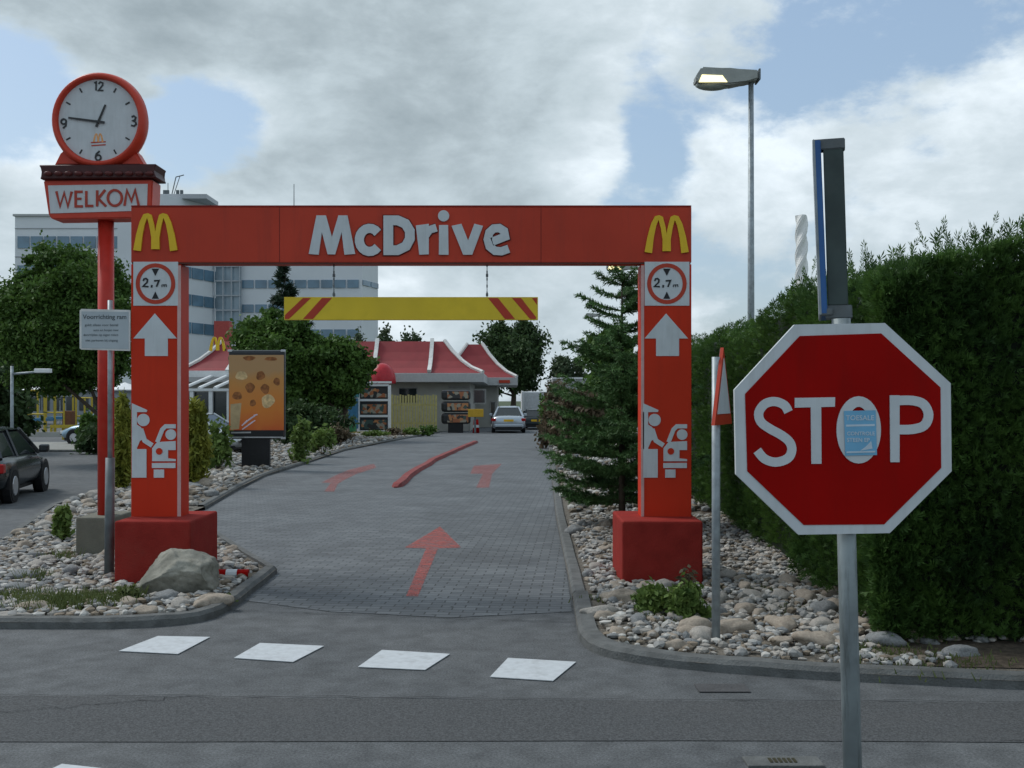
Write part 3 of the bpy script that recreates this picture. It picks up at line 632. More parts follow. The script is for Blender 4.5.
# edge-on blade signs above
us = thing('blade_sign', 'blue and dark grey street sign seen edge-on above the stop sign', 'street sign', (0,0,0))
Yb = 3.97; 
def lean(bm, px_top, px_bot, w, d, y0, y1, off=0):
    T0 = W(px_top, y0, Yb); B0 = W(px_bot, y1, Yb); ang = math.atan2(T0.x, T0.y)
    s = Vector((math.cos(ang), -math.sin(ang), 0)); f_ = Vector((math.sin(ang), math.cos(ang), 0))
    vs = []
    for c in (B0, T0):
        for sx, sy in ((-1,0),(1,0),(1,1),(-1,1)): vs.append(bm.verts.new(c+s*w/2*sx+f_*d*sy))
    for f in ((0,3,2,1),(4,5,6,7),(0,1,5,4),(1,2,6,5),(2,3,7,6),(3,0,4,7)): bm.faces.new([vs[i] for i in f])
    bmesh.ops.bevel(bm, geom=list({e for v in vs for e in v.link_edges}), offset=.003, segments=2, affect='EDGES')
bm = bmesh.new(); lean(bm, 833, 838, .074, .30, 142, 305); obj('frame', bm, mat('dark_green_grey',(.045,.065,.062),.5,var=.25,scale=6,dirt=.4,dscale=5,grime=(.10,.11,.10)), us)
bm = bmesh.new(); lean(bm, 817, 824, .026, .34, 140, 314); bp_ = obj('blue_panel', bm, mat('sign_blue',(.03,.11,.30),.4,var=.15,scale=4), us)
bm = bmesh.new(); lean(bm, 813.5, 820.5, .009, .342, 139, 315); obj('edge_strip', bm, M_galv, bp_)
bm = bmesh.new(); lean(bm, 829, 829.2, .115, .06, 138.5, 149); obj('top_bracket', bm, M_galvd, us)
bm = bmesh.new(); lean(bm, 838.5, 839, .098, .10, 305, 318); obj('bottom_clamp', bm, M_galvd, us)
bm = bmesh.new(); lean(bm, 826, 826, .05, .05, 308, 315); obj('bracket', bm, M_galvd, us)
# ------------------------------------------------------------------ triangle sign edge on
YT = 7.62; xt = W(716,0,YT).x
ts = thing('triangle_sign', 'triangular red edged road sign seen almost edge-on on a thin grey post before the hedge', 'road sign', (xt, YT, 0))
obj('post', tb((0,0,0),(0,0,z_(357,YT)),.031,n=16), M_galv, ts, smooth=True)
pn = bpy.data.objects.new('panel', None)
def tri(s, y0, y1):
    bm = bmesh.new(); h = .56; prism(bm, [(-.32*s, -h/2*s-.0),(.32*s, -h/2*s),(0, h/2*s)], y0, y1); return bm
ang = R(67.5)
def place_tri(o): o.location = (.048, .02, z_(386,YT)); o.rotation_euler = (0, 0, ang)
o1 = obj('panel', tri(1.0,-.012,.012), M_sred, ts); place_tri(o1)
obj('face', tri(.72,-.0165,-.0125), M_white, o1); 
obj('back', tri(.96,.0125,.015), mat('alu_back',(.25,.26,.27),.5,metal=.3), o1)
obj('bracket', bx(-.02,.03,-.02,.035,z_(400,YT)-.02,z_(400,YT)+.03,.003), M_galvd, ts)
# ------------------------------------------------------------------ street lamps
def street_lamp(px, Y, ytop, hl, hr, label, lit=True, r=.07, rot=0):
    x = W(px,0,Y).x; t = thing('street_lamp', label, 'street lamp', (x,Y,0), rot, 'grey street lamps')
    zt = z_(ytop, Y)
    obj('pole', tb((0,0,0),(0,0,zt-.05),r*1.15,r*.75,n=14), M_galv, t, smooth=True)
    a = (hl-px)/F*Y; b = (hr-px)/F*Y
    bm = bmesh.new(); L0 = b-a; hh = .20*L0/1.2
    prof = [(a+.02*L0,zt-.75*hh),(a,zt-.2*hh),(a+.1*L0,zt+.75*hh),(a+.55*L0,zt+.6*hh),(b,zt+.45*hh),(b,zt-.45*hh),(a+.82*L0,zt-.6*hh),(a+.55*L0,zt-.95*hh)]
    prism(bm, prof, -.17, .17); bmesh.ops.bevel(bm, geom=list(bm.edges), offset=.03, segments=2, affect='EDGES')
    hd = obj('lamp_head', bm, mat('lamp_grey',(.34,.36,.34),.5,var=.08), t)
    bm = bmesh.new(); bmesh.ops.create_uvsphere(bm, u_segments=18, v_segments=10, radius=1)
    for v in bm.verts: v.co = Vector((v.co.x*.27*L0, v.co.y*.14, v.co.z*.5*hh))
    for v in bm.verts: v.co += Vector((a+.29*L0, 0, zt-.80*hh))
    obj('lens', bm, mat('lens_clear',(.35,.38,.34),.2), hd, smooth=True)
    bm = bmesh.new(); prism(bm, [(a+.05*L0,zt-.75*hh),(a+.10*L0,zt-.05*hh),(a+.42*L0,zt-.12*hh),(a+.50*L0,zt-.75*hh)], -.178, -.171)
    bm2 = bmesh.new()
    m = mat('lamp_glow',(.9,.85,.5),.4,emit=((1,.86,.42),1.3)) if lit else M_fascia
    obj('light_window', bm, m, hd); bm2.free()
    obj('end_cap', bx(b-.005, b+.03, -.18, .18, zt-.5*hh, zt+.55*hh, .01), M_galvd, hd); return t
street_lamp(751, 19.6, 77, 694, 757, 'tall grey street lamp with its light on rising above the hedge', True, .065)
street_lamp(622, 48, 266, 606, 636, 'far street lamp with its light on behind the tip of the spruce', True, .07)
street_lamp(599, 75, 315, 585, 600, 'small far street lamp between the yellow board and the spruce', False, .07)
street_lamp(598, 104, 338, 586, 599, 'smallest and farthest street lamp left of the spruce', False, .08)
# left lamp post with arm
t = thing('lamp_post', 'slim pale post with a long horizontal arm at the left edge behind the black car', 'lamp post', W(12,0,27).xy.to_3d())
obj('pole', tb((0,0,0),(0,0,z_(366,27)),.045,.04), M_galv, t, smooth=True); obj('arm', tb((0,0,z_(374,27)),(.95,0,z_(371,27)),.03,.025), M_galv, t, smooth=True); obj('lamp_head', bx(.6,1.0,-.09,.09,z_(371,27)-.05,z_(371,27)+.06,.02), M_rail, t)
# twisted white mast
Ym = 120; bm = bmesh.new(); q0 = W(801.5,0,Ym).x; nz = 110; rng = []
for i in range(nz+1):
    z = 22.9*i/nz; ring = []
    for j in range(16):
        a = 2*math.pi*j/16; tw = z*.85; rr = .66*(1+.16*math.cos(3*a))*(1.06-.1*i/nz)
        ring.append(bm.verts.new((q0+rr*math.cos(a+tw), Ym+rr*math.sin(a+tw), z)))
    rng.append(ring)
for A, B in zip(rng, rng[1:]):
    for j in range(16): bm.faces.new((A[j], A[(j+1)%16], B[(j+1)%16], B[j]))
bm.faces.new(rng[-1]); tag(obj('twisted_mast', bm, mat('mast_white',(.78,.78,.76),.5)), 'white spirally twisted mast standing far behind the hedge', 'mast')
# ------------------------------------------------------------------ vegetation
def trunk_bm(h, r, limbs, seed=0):
    rnd = random.Random(seed); bm = bmesh.new(); pts = [Vector((0,0,-.05))]; 
    for i in range(1,6): pts.append(Vector((rnd.uniform(-.05,.05)*h*.3, rnd.uniform(-.05,.05)*h*.3, h*i/5)))
    for i in range(5): tube(bm, pts[i], pts[i+1], r*(1.2-.13*i), r*(1.2-.13*(i+1)), 9, cap=False)
    for e in limbs:
        s = pts[2+rnd.randrange(4)] if len(pts) > 5 else pts[-1]; mid = s.lerp(Vector(e), .5)+Vector((rnd.uniform(-.1,.1), rnd.uniform(-.1,.1), .1)); tube(bm, s, mid, r*.45, r*.28, 6, cap=False); tube(bm, mid, e, r*.28, r*.08, 6, cap=False)
    return bm
def leaves(centers, n, spread, size, aspect=1.8, up=.25):
    c = np.asarray(centers); idx = RNG.integers(0, len(c), n)
    sp = np.asarray(spread); sp = sp[idx] if sp.ndim == 2 else sp
    p = c[idx]+RNG.normal(0, 1, (n,3))*sp
    d = RNG.normal(0, 1, (n,3)); d[:,2] += up; d /= np.linalg.norm(d, axis=1)[:,None]
    e = RNG.normal(0, 1, (n,3)); e -= (e*d).sum(1)[:,None]*d; e /= np.linalg.norm(e, axis=1)[:,None]
    s = size*RNG.uniform(.6,1.3,n)[:,None]
    a = d*s*.5*aspect; b = e*s*.5
    return np.stack([p-a, p-a*.1+b, p+a, p-a*.1-b], 1)
def tree(name, label, cat, base, h, r, blobs, n, leaf, m, group=None, clumps=40, spr=.16, limbs=8, seed=1, twigs=0):
    rnd = np.random.default_rng(seed); t = thing(name, label, cat, base, 0, group); cs = []; sp = []; vols = [b[3]*b[4]*b[5] for b in blobs]; tv = sum(vols)
    for b, v in zip(blobs, vols):
        k = max(6, int(clumps*v/tv)); d = rnd.normal(0,1,(k,3)); d /= np.linalg.norm(d,axis=1)[:,None]; rr = rnd.uniform(.25,1,k)**.45*rnd.uniform(.82,1.08,k)
        cs.append(np.array(b[:3])+d*rr[:,None]*np.array(b[3:6])); sp.append(np.repeat(np.array([[b[3]*spr,b[4]*spr,b[5]*spr*.8]])*1.0, k, 0)*rnd.uniform(.7,1.35,(k,1)))
    cs = np.concatenate(cs); sp = np.concatenate(sp)
    V = leaves(cs, n, sp, leaf); quads('crown', V, m, t)
    lim = [cs[i] for i in rnd.choice(len(cs), min(limbs, len(cs)), replace=False)]
    obj('trunk', trunk_bm(h, r, [Vector(l) for l in lim], seed), M_bark, t, smooth=True); return t
LM_mid = leafmat('leaf_mid', (.030,.066,.014), (.12,.22,.042), 1.8)
LM_dark = leafmat('leaf_dark', (.024,.048,.020), (.08,.135,.045), 1.5)
LM_far = leafmat('leaf_far', (.035,.06,.032), (.10,.14,.07), .6)
LM_yel = leafmat('leaf_yellow', (.07,.10,.015), (.32,.32,.05), 3, mid=.48)
LM_hedge = leafmat('leaf_hedge', (.022,.056,.014), (.10,.195,.038), 2.2)
LM_spr = leafmat('leaf_spruce', (.036,.085,.03), (.13,.25,.08), 2.0, trans=.12)
LM_bush = leafmat('leaf_bush', (.055,.105,.022), (.22,.31,.08), 5)
LM_russet = leafmat('leaf_russet', (.055,.06,.03), (.19,.13,.09), 4)
LM_grass = leafmat('leaf_grass', (.05,.075,.02), (.17,.20,.07), 6)
# big clipped tree left
tree('broadleaf_tree', 'dense round dark green tree behind the red clock pole', 'tree', (W(104,0,30).x,30,0), 3.2, .14,
   [(-1.1,0,4.1,1.9,1.7,1.95),(-2.1,0,3.8,1.1,1.2,1.35),(-.35,.1,4.2,1.3,1.3,1.7),(-1.1,0,3.0,1.75,1.4,1.0),(-1.2,-.1,5.1,1.2,1.1,1.05),(-.1,0,3.2,.9,1,.9)], 140000, .07, LM_mid, clumps=520, spr=.10, limbs=14, seed=4)
# trees at left edge
tree('broadleaf_tree', 'dark green tree cut off by the left edge behind the pale post', 'tree', (-18.2,36,0), 2.5, .15, [(0,0,2.3,1.5,1.3,1.5),(.2,0,1.0,1.4,1.2,1.2)], 14000, .16, LM_dark, clumps=70, seed=5)
# columnar conifers
def column(px, py, Y, ytop, w, label, m=LM_yel, n=6000):
    x = W(px,0,Y).x; h = z_(ytop, Y); t = thing('columnar_shrub', label, 'shrub', (x,Y,.05), 0, 'yellow green columnar shrubs')
    k = 60; zz = RNG.uniform(.05, .97, k)*h; rr = w*np.clip(1.25-zz/h*.75, .2, 1)*RNG.uniform(.3,.9,k); a = RNG.uniform(0,6.28,k)
    cs = np.stack([rr*np.cos(a), rr*np.sin(a), zz], 1)
    quads('foliage', leaves(cs, n, np.array([w*.22,w*.22,h*.06]), .06, 2.6, 1.3), m, t); obj('stem', tb((0,0,-.05),(0,0,h*.8),.03,.01,n=6), M_bark, t)
column(122, 500, 20.5, 405, .17, 'yellow green columnar shrub left of the left red pillar')
column(196, 484, 22, 409, .25, 'yellow green columnar shrub right of the left red pillar')
# tree group before the restaurant
tree('broadleaf_tree', 'dense broad green tree directly behind the food poster', 'tree', (W(284,0,46).x,46,0), 3, .18, [(-.2,0,3.9,2.0,1.8,1.7),(.5,0,3.4,1.9,1.6,1.5),(-.9,.2,3.3,1.3,1.3,1.3),(0,0,2.3,1.8,1.5,1.3)], 60000, .12, LM_mid, clumps=220, spr=.12, seed=8, limbs=12)
tree('broadleaf_tree', 'smaller round green tree between the poster and the white framed menu rack', 'tree', (W(345,0,46).x,46.3,0), 2.6, .14, [(0,0,3.3,1.15,1.1,1.25),(-.5,0,2.5,1.2,1.1,1.1)], 26000, .12, LM_mid, clumps=110, spr=.13, seed=9)
tree('broad_shrub', 'low dark shrub mass under the trees right of the poster', 'shrub', (W(305,0,42).x,42,0), .6, .05, [(0,0,.8,1.3,.8,.8),(1.0,0,.7,.9,.6,.7)], 9000, .11, LM_dark, clumps=50, seed=10)
# background trees
def far_tree(px, Y, ytop, w, label, m=LM_far, n=9000, seed=3, leaf=.3, low=.35, hw=1.0):
    h = z_(ytop, Y); ww = w/F*Y; tree('broadleaf_tree', label, 'tree', (W(px,0,Y).x, Y, 0), h*.6, .25, [(0,0,h*.68,ww,ww,h*.33),(-ww*.3,0,h*.5,ww*.8,ww*.8,h*.28),(ww*.25,0,h*(low+.1),ww*.8,ww*.8,h*.25)], n, leaf, m, 'background trees', clumps=60, spr=.17, seed=seed)
far_tree(514, 98, 322, 29, 'tall dark tree rising behind the right end of the restaurant', LM_dark, 34000, 31, .22, .42)
far_tree(568, 95, 352, 16, 'low tree between the white lorry and the spruce', LM_far, 9000, 32, .18)
far_tree(612, 46, 334, 24, 'green tree directly behind the spruce', LM_mid, 12000, 33, .2, .25)
far_tree(384, 84, 331, 12, 'small tree top above the roof right of the round tree', LM_far, 5000, 34, .18)
far_tree(412, 92, 333, 12, 'small tree top above the middle of the red roof', LM_far, 5000, 35, .18)
far_tree(362, 88, 331, 9, 'narrow tree top above the left part of the red roof', LM_far, 4000, 36, .18)
far_tree(-5, 80, 340, 40, 'far tree at the left edge beyond the playground', LM_far, 9000, 37)
far_tree(690, 60, 355, 30, 'far tree seen in the gap right of the right pillar', LM_dark, 7000, 38)
# pine tip
def conifer(name, label, base, h, w, n_wh, m, needle, step, seed, droop=.18, bare=0.0, leader=.06, sub=True, power=1.0, low=.03, kk=8):
    rnd = random.Random(seed); t = thing(name, label, 'tree', base); segs = []; bm = bmesh.new(); tube(bm, (0,0,0), (0,0,h*.6), .028*h/2, .014*h/2, 8); tube(bm, (0,0,h*.6), (0,0,h), .014*h/2, .003, 6)
    for i in range(n_wh):
        f_ = low+(1-low-leader)*(i/(n_wh-1)); z = h*f_; Lb = (w*(1-f_)**power+.07*w)*(1 if f_ > .2 else .82)
        for k in range(kk if f_ < .5 else (kk*2//3 if f_ < .72 else 5)):
            a = rnd.uniform(0,6.28); L1 = Lb*rnd.uniform(.5,1.12); d = Vector((math.cos(a), math.sin(a), 0)); p = Vector((0,0,z+rnd.uniform(-.012,.012)*h)); dz = .30-.55*(1-f_)*droop*4
            pr = p; K = 6; pts = [p]
            for j in range(1, K+1):
                u = j/K; q_ = p+d*L1*u+Vector((0,0,L1*(dz*u-.35*droop*3*u*(1-u)*(1-f_)+.15*u*u))); pts.append(q_)
            for j in range(K): segs.append((pts[j], pts[j+1], 1.0)); tube(bm, pts[j], pts[j+1], .012*(1-j/K)+.003, .012*(1-(j+1)/K)+.003, 4, cap=False)
            s = Vector((-d.y, d.x, 0))
            if sub:
                for j in range(1, K+1):
                    for sg in (-1, 1):
                        l2 = L1*.42*(1-abs(j/K-.45))*rnd.uniform(.6,1.1); q_ = pts[j]; e = q_+(s*sg*.8+d*.6)*l2+Vector((0,0,rnd.uniform(-.12,.06)*l2)); segs.append((q_, e, .8))
                        if l2 > .25:
                            mid = q_.lerp(e, .5); segs.append((mid, mid+(d*.9+s*sg*.1)*l2*.4, .7))
    segs.append((Vector((0,0,h*.9)), Vector((0,0,h)), 1))
    V = []
    A = np.array([s_[0][:] for s_ in segs]); B = np.array([s_[1][:] for s_ in segs]); Ls = np.linalg.norm(B-A, axis=1); cnt = np.maximum(3, (Ls/step).astype(int)); idx = np.repeat(np.arange(len(segs)), cnt)
    u = RNG.uniform(0,1,len(idx))[:,None]; p = A[idx]*(1-u)+B[idx]*u; ax = (B-A)[idx]/Ls[idx][:,None]
    rn = RNG.normal(0,1,(len(idx),3)); rn[:,2] = rn[:,2]*.6+.1; d = rn-(rn*ax).sum(1)[:,None]*ax; d /= np.linalg.norm(d,axis=1)[:,None]; d = d*.8+ax*.6
    e = np.cross(d, RNG.normal(0,1,(len(idx),3))); e /= np.linalg.norm(e,axis=1)[:,None]; ln = needle*RNG.uniform(.7,1.3,len(idx))[:,None]
    V = np.stack([p-e*needle*.13, p+d*ln-e*needle*.05, p+d*ln+e*needle*.05, p+e*needle*.13], 1)
    quads('crown', V, m, t); obj('trunk', bm, M_bark, t, smooth=True); return t
conifer('pine_tree', 'dark pine whose narrow top stands above the broad green tree', (W(285,0,50).x, 50, 0), z_(258,50), 2.1, 20, leafmat('leaf_pine',(.012,.028,.018),(.04,.07,.035),.8), .24, .018, 5, droop=.05, leader=.02)
b = W(625,0,14.6)
conifer('spruce_tree', 'spruce with long drooping branches behind the right red pillar', (W(622,0,14.6).x, 14.6, .05), z_(264,14.6), 1.12, 15, LM_spr, .055, .0042, 12, droop=.14, leader=.085, power=.5, low=.10, kk=13)
# small shrubs along the left bed and right side
def shrub(px, py, w, h, n, m, label, leaf=.05, seed=1, name='small_shrub', group=None):
    p = G(px, py, .06); t = thing(name, label, 'shrub', (p.x, p.y, .05), 0, group); rnd = np.random.default_rng(seed); k = 22
    a = rnd.uniform(0,6.28,k); rr = w*rnd.uniform(.1,.85,k); zz = h*rnd.uniform(.15,.95,k)*(1-.35*(rr/w)); cs = np.stack([rr*np.cos(a), rr*np.sin(a)*.8, zz], 1)
    quads('foliage', leaves(cs, n, np.array([w*.16,w*.16,h*.10]), leaf, 1.9, .6), m, t); bm = bmesh.new()
    for c in cs[:12]: tube(bm, (c[0]*.1,c[1]*.1,-.03), c, .008*max(1,h), .003, 5, cap=False)
    obj('stems', bm, M_bark, t); return t
shrub(655,614,.17,.26,1300,LM_bush,'small bright green shrub at the foot of the right block, left of the taller one',.035,1)
shrub(688,620,.17,.32,1500,LM_bush,'leafy green shrub with brown tips left of the thin grey post',.035,2)
shrub(687,612,.09,.42,260,LM_russet,'sparse brown seed head rising behind the leafy shrub by the grey post',.03,3,'seed_plant')
shrub(62,541,.13,.46,520,LM_bush,'small dark green weed standing in the stones left of the clock pole',.05,4)
shrub(226,603,.08,.08,160,LM_grass,'tiny dry weed beside the big boulder near the kerb corner',.03,5)
shrub(128,602,.13,.16,260,LM_grass,'dry weed at the left foot of the left red block',.03,6)
for i, (px_, py_, w_, h_, l) in enumerate([(218,470,.35,1.5,'tall thin shrub just left of the food poster'),(300,462,.35,1.5,'upright shrub just right of the food poster'),(322,455,.5,1.1,'low shrub between the poster and the white framed menu rack, nearer one'),(340,446,.5,1.0,'low shrub before the white framed menu rack'),
        (412,435.5,.5,.45,'low pale shrub in front of the yellow slatted fence'),(428,435,.5,.6,'twiggy shrub at the right end of the yellow fence'),(375,437,.7,.35,'low shrub below the white framed menu rack'),(392,436,.6,.45,'low shrub under the left end of the yellow fence')]):
    shrub(px_, py_, w_, h_*.88, 620, [LM_bush, LM_mid, LM_bush, LM_russet][i % 4] if i > 1 else LM_bush, l, .09, 20+i)
for i, (px_, py_, w_, h_, m, l) in enumerate([(556,447,.8,2.4,LM_russet,'tall reddish brown shrub at the far left of the spruce'),(575,455,.9,2.2,LM_russet,'reddish shrub behind the left side of the spruce'),(562,438,1.0,2.6,LM_mid,'green shrub behind the reddish ones beyond the spruce'),(600,450,1.2,2.8,LM_mid,'big green shrub hidden behind the spruce')]):
    shrub(px_, py_, w_, h_, 5200, m, l, .11, 40+i)
# weeds in the left bed
def tuft(P, n, h, label):
    V = []
    for (px_, py_, k, s) in P:
        c = G(px_, py_, .06); 
        for i in range(k):
            x, y = c.x+random.gauss(0,s), c.y+random.gauss(0,s*.7); a = random.uniform(0,6.28); hh = h*random.uniform(.4,1.2); dx, dy = math.cos(a)*hh*.5, math.sin(a)*hh*.5; w = .006
            V.append([(x-w,y,.05),(x+w,y,.05),(x+dx+w*.3,y+dy,.05+hh),(x+dx-w*.3,y+dy,.05+hh)])
    o = quads('weeds', np.array(V), LM_grass); tag(o, label, 'weeds', kind='stuff')
tuft([(50,608,500,.16),(75,603,400,.16),(100,605,300,.13),(20,600,220,.13),(130,598,120,.07),(35,580,120,.1),(60,560,100,.1)], 0, .11, 'straggling grass and weeds among the stones along the left front kerb')
tuft([(760,590,90,.2),(800,610,80,.2),(650,620,100,.1),(600,600,40,.1),(870,650,220,.18),(930,662,300,.25)], 0, .05, 'thin weeds among the gravel by the hedge')
# green hedge clump far left + distant hedge behind pole
shrub(118,452,1.2,1.5,4500,LM_dark,'dark clipped bush behind the red clock pole at the far kerb',.12,60)
shrub(90,446,.6,1.2,2200,LM_mid,'small green bush left of the clock pole at the far kerb',.1,61)
# conifer hedge
hd = thing('hedge', 'tall dense dark conifer hedge filling the right side of the photo', 'hedge', (0,0,0))
HP = [(2.68,7.5,3.06),(2.84,10,2.95),(2.98,13,2.95),(3.1,16.6,3.0),(3.35,24,3.15)]
def hedge_x(y): return np.interp(y, [p[1] for p in HP], [p[0] for p in HP])
def hedge_h(x, y):
    base = 3.0+.10*np.sin(y*1.3)+.07*np.sin(x*2.1+y*.7)+.05*np.sin(y*5.1+x*3)
    return base-.45*np.clip((9.2-y)/6, -1, .05)*0-np.clip(1-(x-hedge_x(y))/.22,0,1)*.12-.10*np.clip((y-8.0)/1.2,0,1)
bm = bmesh.new()
ny, nx = 40, 16; grid = {}
for i in range(ny+1):
    y = 7.72+(25.5-7.72)*(i/ny)**1.3
    for j in range(nx+1):
        x = float(hedge_x(y))+.14+(7.2)*(j/nx)**1.5; grid[i,j] = bm.verts.new((x, y-(.0 if i else .0)-.07*(x-2.9)*(1 if i == 0 else 0), float(hedge_h(x, y))-.16))
for i in range(ny):
    for j in range(nx): bm.faces.new((grid[i,j], grid[i+1,j], grid[i+1,j+1], grid[i,j+1]))
def skirt(keys):
    prev = None
    for k in keys:
        v = grid[k]; w_ = bm.verts.new((v.co.x, v.co.y, .02))
        if prev: bm.faces.new((prev[0], v, w_, prev[1]))
        prev = (v, w_)
skirt([(i,0) for i in range(ny+1)]); skirt([(0,j) for j in range(nx+1)]); skirt([(ny,j) for j in range(nx+1)])
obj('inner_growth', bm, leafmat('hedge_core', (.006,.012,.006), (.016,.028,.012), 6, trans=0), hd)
def sprays(P, Nrm, size, k=7, up=.7, jit=.5):
    """fans of narrow scales at points P with outward normals"""
    n = len(P); out = []
    ax = Nrm+RNG.normal(0,jit,(n,3)); ax[:,2] += up; ax /= np.linalg.norm(ax,axis=1)[:,None]
    side = np.cross(ax, RNG.normal(0,1,(n,3))); side /= np.linalg.norm(side,axis=1)[:,None]
    s = size*RNG.uniform(.6,1.35,n)
    for j in range(k):
        u = (j/(k-1)-.5)*1.7; dd = ax*np.cos(u)+side*np.sin(u); st0 = P+ax*(s*.15*(j % 3))[:,None]; ln = (s*(1-.35*abs(u)))[:,None]
        wv = np.cross(dd, np.cross(ax, side)); wv /= (np.linalg.norm(wv,axis=1)[:,None]+1e-9); ww = (s*.085)[:,None]
        out.append(np.stack([st0-wv*ww, st0+dd*ln*.6-wv*ww*.9, st0+dd*ln, st0+dd*ln*.6+wv*ww*.9], 1))
    return np.concatenate(out)
Pn = []; Nn = []; Sz = []
def add(P, Nr): Pn.append(P); Nn.append(Nr)
# side face (towards -x)
n = 36000; y = 7.65+(24-7.65)*RNG.uniform(0,1,n)**1.7; x = hedge_x(y)+.13-RNG.uniform(0,.14,n)+.08*np.sin(y*2.3)*np.sin(y*5.1); z = RNG.uniform(.05,1,n)*(hedge_h(x, y)-.05)
x += .10*np.sin(z*3.1+y*1.7)*.6; add(np.stack([x,y,z],1), np.tile([-1.,-.15,.1],(n,1)))
# front face (towards -y)
n = 38000; x = 2.68+5.2*RNG.uniform(0,1,n)**1.6; z = RNG.uniform(.03,1,n)*(hedge_h(x, 8.0)-.04); y = 7.70-.07*(x-2.9)-RNG.uniform(0,.13,n)-.05*np.sin(x*3+z*2.2); add(np.stack([x,y,z],1), np.tile([-.1,-1.,.1],(n,1)))
# top
n = 20000; y = 7.65+(24-7.65)*RNG.uniform(0,1,n)**1.5; x = hedge_x(y)+RNG.uniform(0,1,n)**1.2*4.2; z = hedge_h(x, y)-RNG.uniform(0,.16,n); add(np.stack([x,y,z],1), np.tile([0,0,1.],(n,1)))
Pn = np.concatenate(Pn); Nn = np.concatenate(Nn)
quads('foliage', sprays(Pn, Nn, .062, 6), LM_hedge, hd)
# leading shoots
n = 260; y = 7.7+RNG.uniform(0,1,n)**2*7; x = hedge_x(y)+.05+RNG.uniform(0,2.2,n); z0 = hedge_h(x, y)-.06; bm = bmesh.new(); PP = []; NN = []
for i in range(n):
    L1 = random.choice((.06,.09,.12,.22 if i % 4 == 0 else .1)); a = random.uniform(0,6.28); tl = random.uniform(.1,.9); e = Vector((x[i]+math.cos(a)*L1*tl, y[i]+math.sin(a)*L1*tl, z0[i]+.08+L1)); s0 = Vector((x[i],y[i],z0[i])); tube(bm, s0, e, .006, .002, 4, cap=False)
    for k in range(7): PP.append(s0.lerp(e, .35+.65*k/6)); NN.append((e-s0).normalized()*1.3)
bm.free(); quads('shoot_foliage', sprays(np.array([p[:] for p in PP]), np.array([p[:] for p in NN]), .06, 5, .5), LM_hedge, hd)
sheet('soil', [(2.75,6.95),(2.45,8.0),(2.75,12),(3.0,17),(3.3,25),(8.9,25),(8.5,6.6),(4.5,6.75)], .062, mat('soil',(.07,.055,.04),.95,var=.4,scale=20,bump=1,bscale=50))
# ------------------------------------------------------------------ food poster stand
YP = 27.2; ps = thing('poster_stand', 'black framed orange food poster on a black pedestal beside the driveway', 'poster stand', (0,0,0))
xl, xr = W(228,0,YP).x, W(284.5,0,YP).x; zt_, zb_ = z_(350,YP), z_(439,YP)
obj('frame', bx(xl, xr, YP, YP+.22, zb_, zt_, .07), M_dk, ps)
obj('pedestal', bx(W(241,0,YP).x, W(269,0,YP).x, YP+.04, YP+.2, 0, zb_+.02, .015), M_black, ps)
bm = bmesh.new()
for sx, sz in ((xl,zt_),(xr,zt_),(xl,zb_),(xr,zb_)): box(bm, sx-.01 if sx == xl else sx-.10, sx+.10 if sx == xl else sx+.01, YP-.01, YP+.1, sz-.05 if sz == zt_ else sz-.01, sz+.01 if sz == zt_ else sz+.05, .01)
obj('corner_cap', bm, M_rim, ps)
def poster_mat():
    m = bpy.data.materials.new('poster_print'); t = nt(m); N = t.nodes; L = t.links; o = N.new('ShaderNodeOutputMaterial'); b = N.new('ShaderNodeBsdfPrincipled'); L.new(b.outputs[0], o.inputs[0]); b.inputs['Roughness'].default_value = .35
    tc = N.new('ShaderNodeTexCoord'); sp = N.new('ShaderNodeSeparateXYZ'); L.new(tc.outputs['Generated'], sp.inputs[0]); n = N.new('ShaderNodeTexNoise'); n.inputs['Scale'].default_value = 3; L.new(tc.outputs['Generated'], n.inputs['Vector'])
    ad = N.new('ShaderNodeMath'); ad.operation = 'MULTIPLY_ADD'; L.new(n.outputs['Fac'], ad.inputs[0]); ad.inputs[1].default_value = .35; L.new(sp.outputs['Z'], ad.inputs[2])
    r = N.new('ShaderNodeValToRGB'); L.new(ad.outputs[0], r.inputs[0]); e = r.color_ramp.elements; e[0].position = .15; e[0].color = (.55,.06,.015,1); e[1].position = 1.1; e[1].color = (.42,.24,.10,1); x = e.new(.5); x.color = (.62,.19,.02,1); x = e.new(.85); x.color = (.52,.23,.05,1)
    L.new(r.outputs[0], b.inputs['Base Color']); return m
q = Px(220,340,.1825,YP)
po = obj('poster', strokes(q, [('p',[(50,82),(350,82),(350,530),(50,530)])], YP-.001, .006), poster_mat(), ps)
def blob(cx, cy, rx, ry, s): return ('p', [(cx+rx*(1+.12*math.sin(3*a+s))*math.cos(a), cy+ry*(1+.12*math.cos(2*a+s))*math.sin(a)) for a in [k*math.pi/9 for k in range(18)]])
for bl_ in (blob(118,195,32,26,0),blob(262,335,36,36,2)): obj('nugget_print', strokes(q, [bl_], YP-.008, .001), mat('nugget_pale',(.62,.44,.22),.5,var=.3,scale=12), po)
for bl_ in ([blob(222,195,24,26,1),blob(165,262,26,26,3),blob(248,268,24,26,4),blob(312,228,18,22,5),blob(95,305,26,24,6),blob(180,345,16,20,7),blob(160,100,34,12,3),blob(280,103,34,12,6)]): obj('nugget_print', strokes(q, [bl_], YP-.008, .0006), mat('nugget_brown',(.27,.10,.03),.5,var=.4,scale=12), po)
obj('cup_print', strokes(q, [('p',[(58,352),(118,345),(105,488),(58,492)])], YP-.008, .0012), mat('cup_pale',(.44,.33,.18),.5), po)
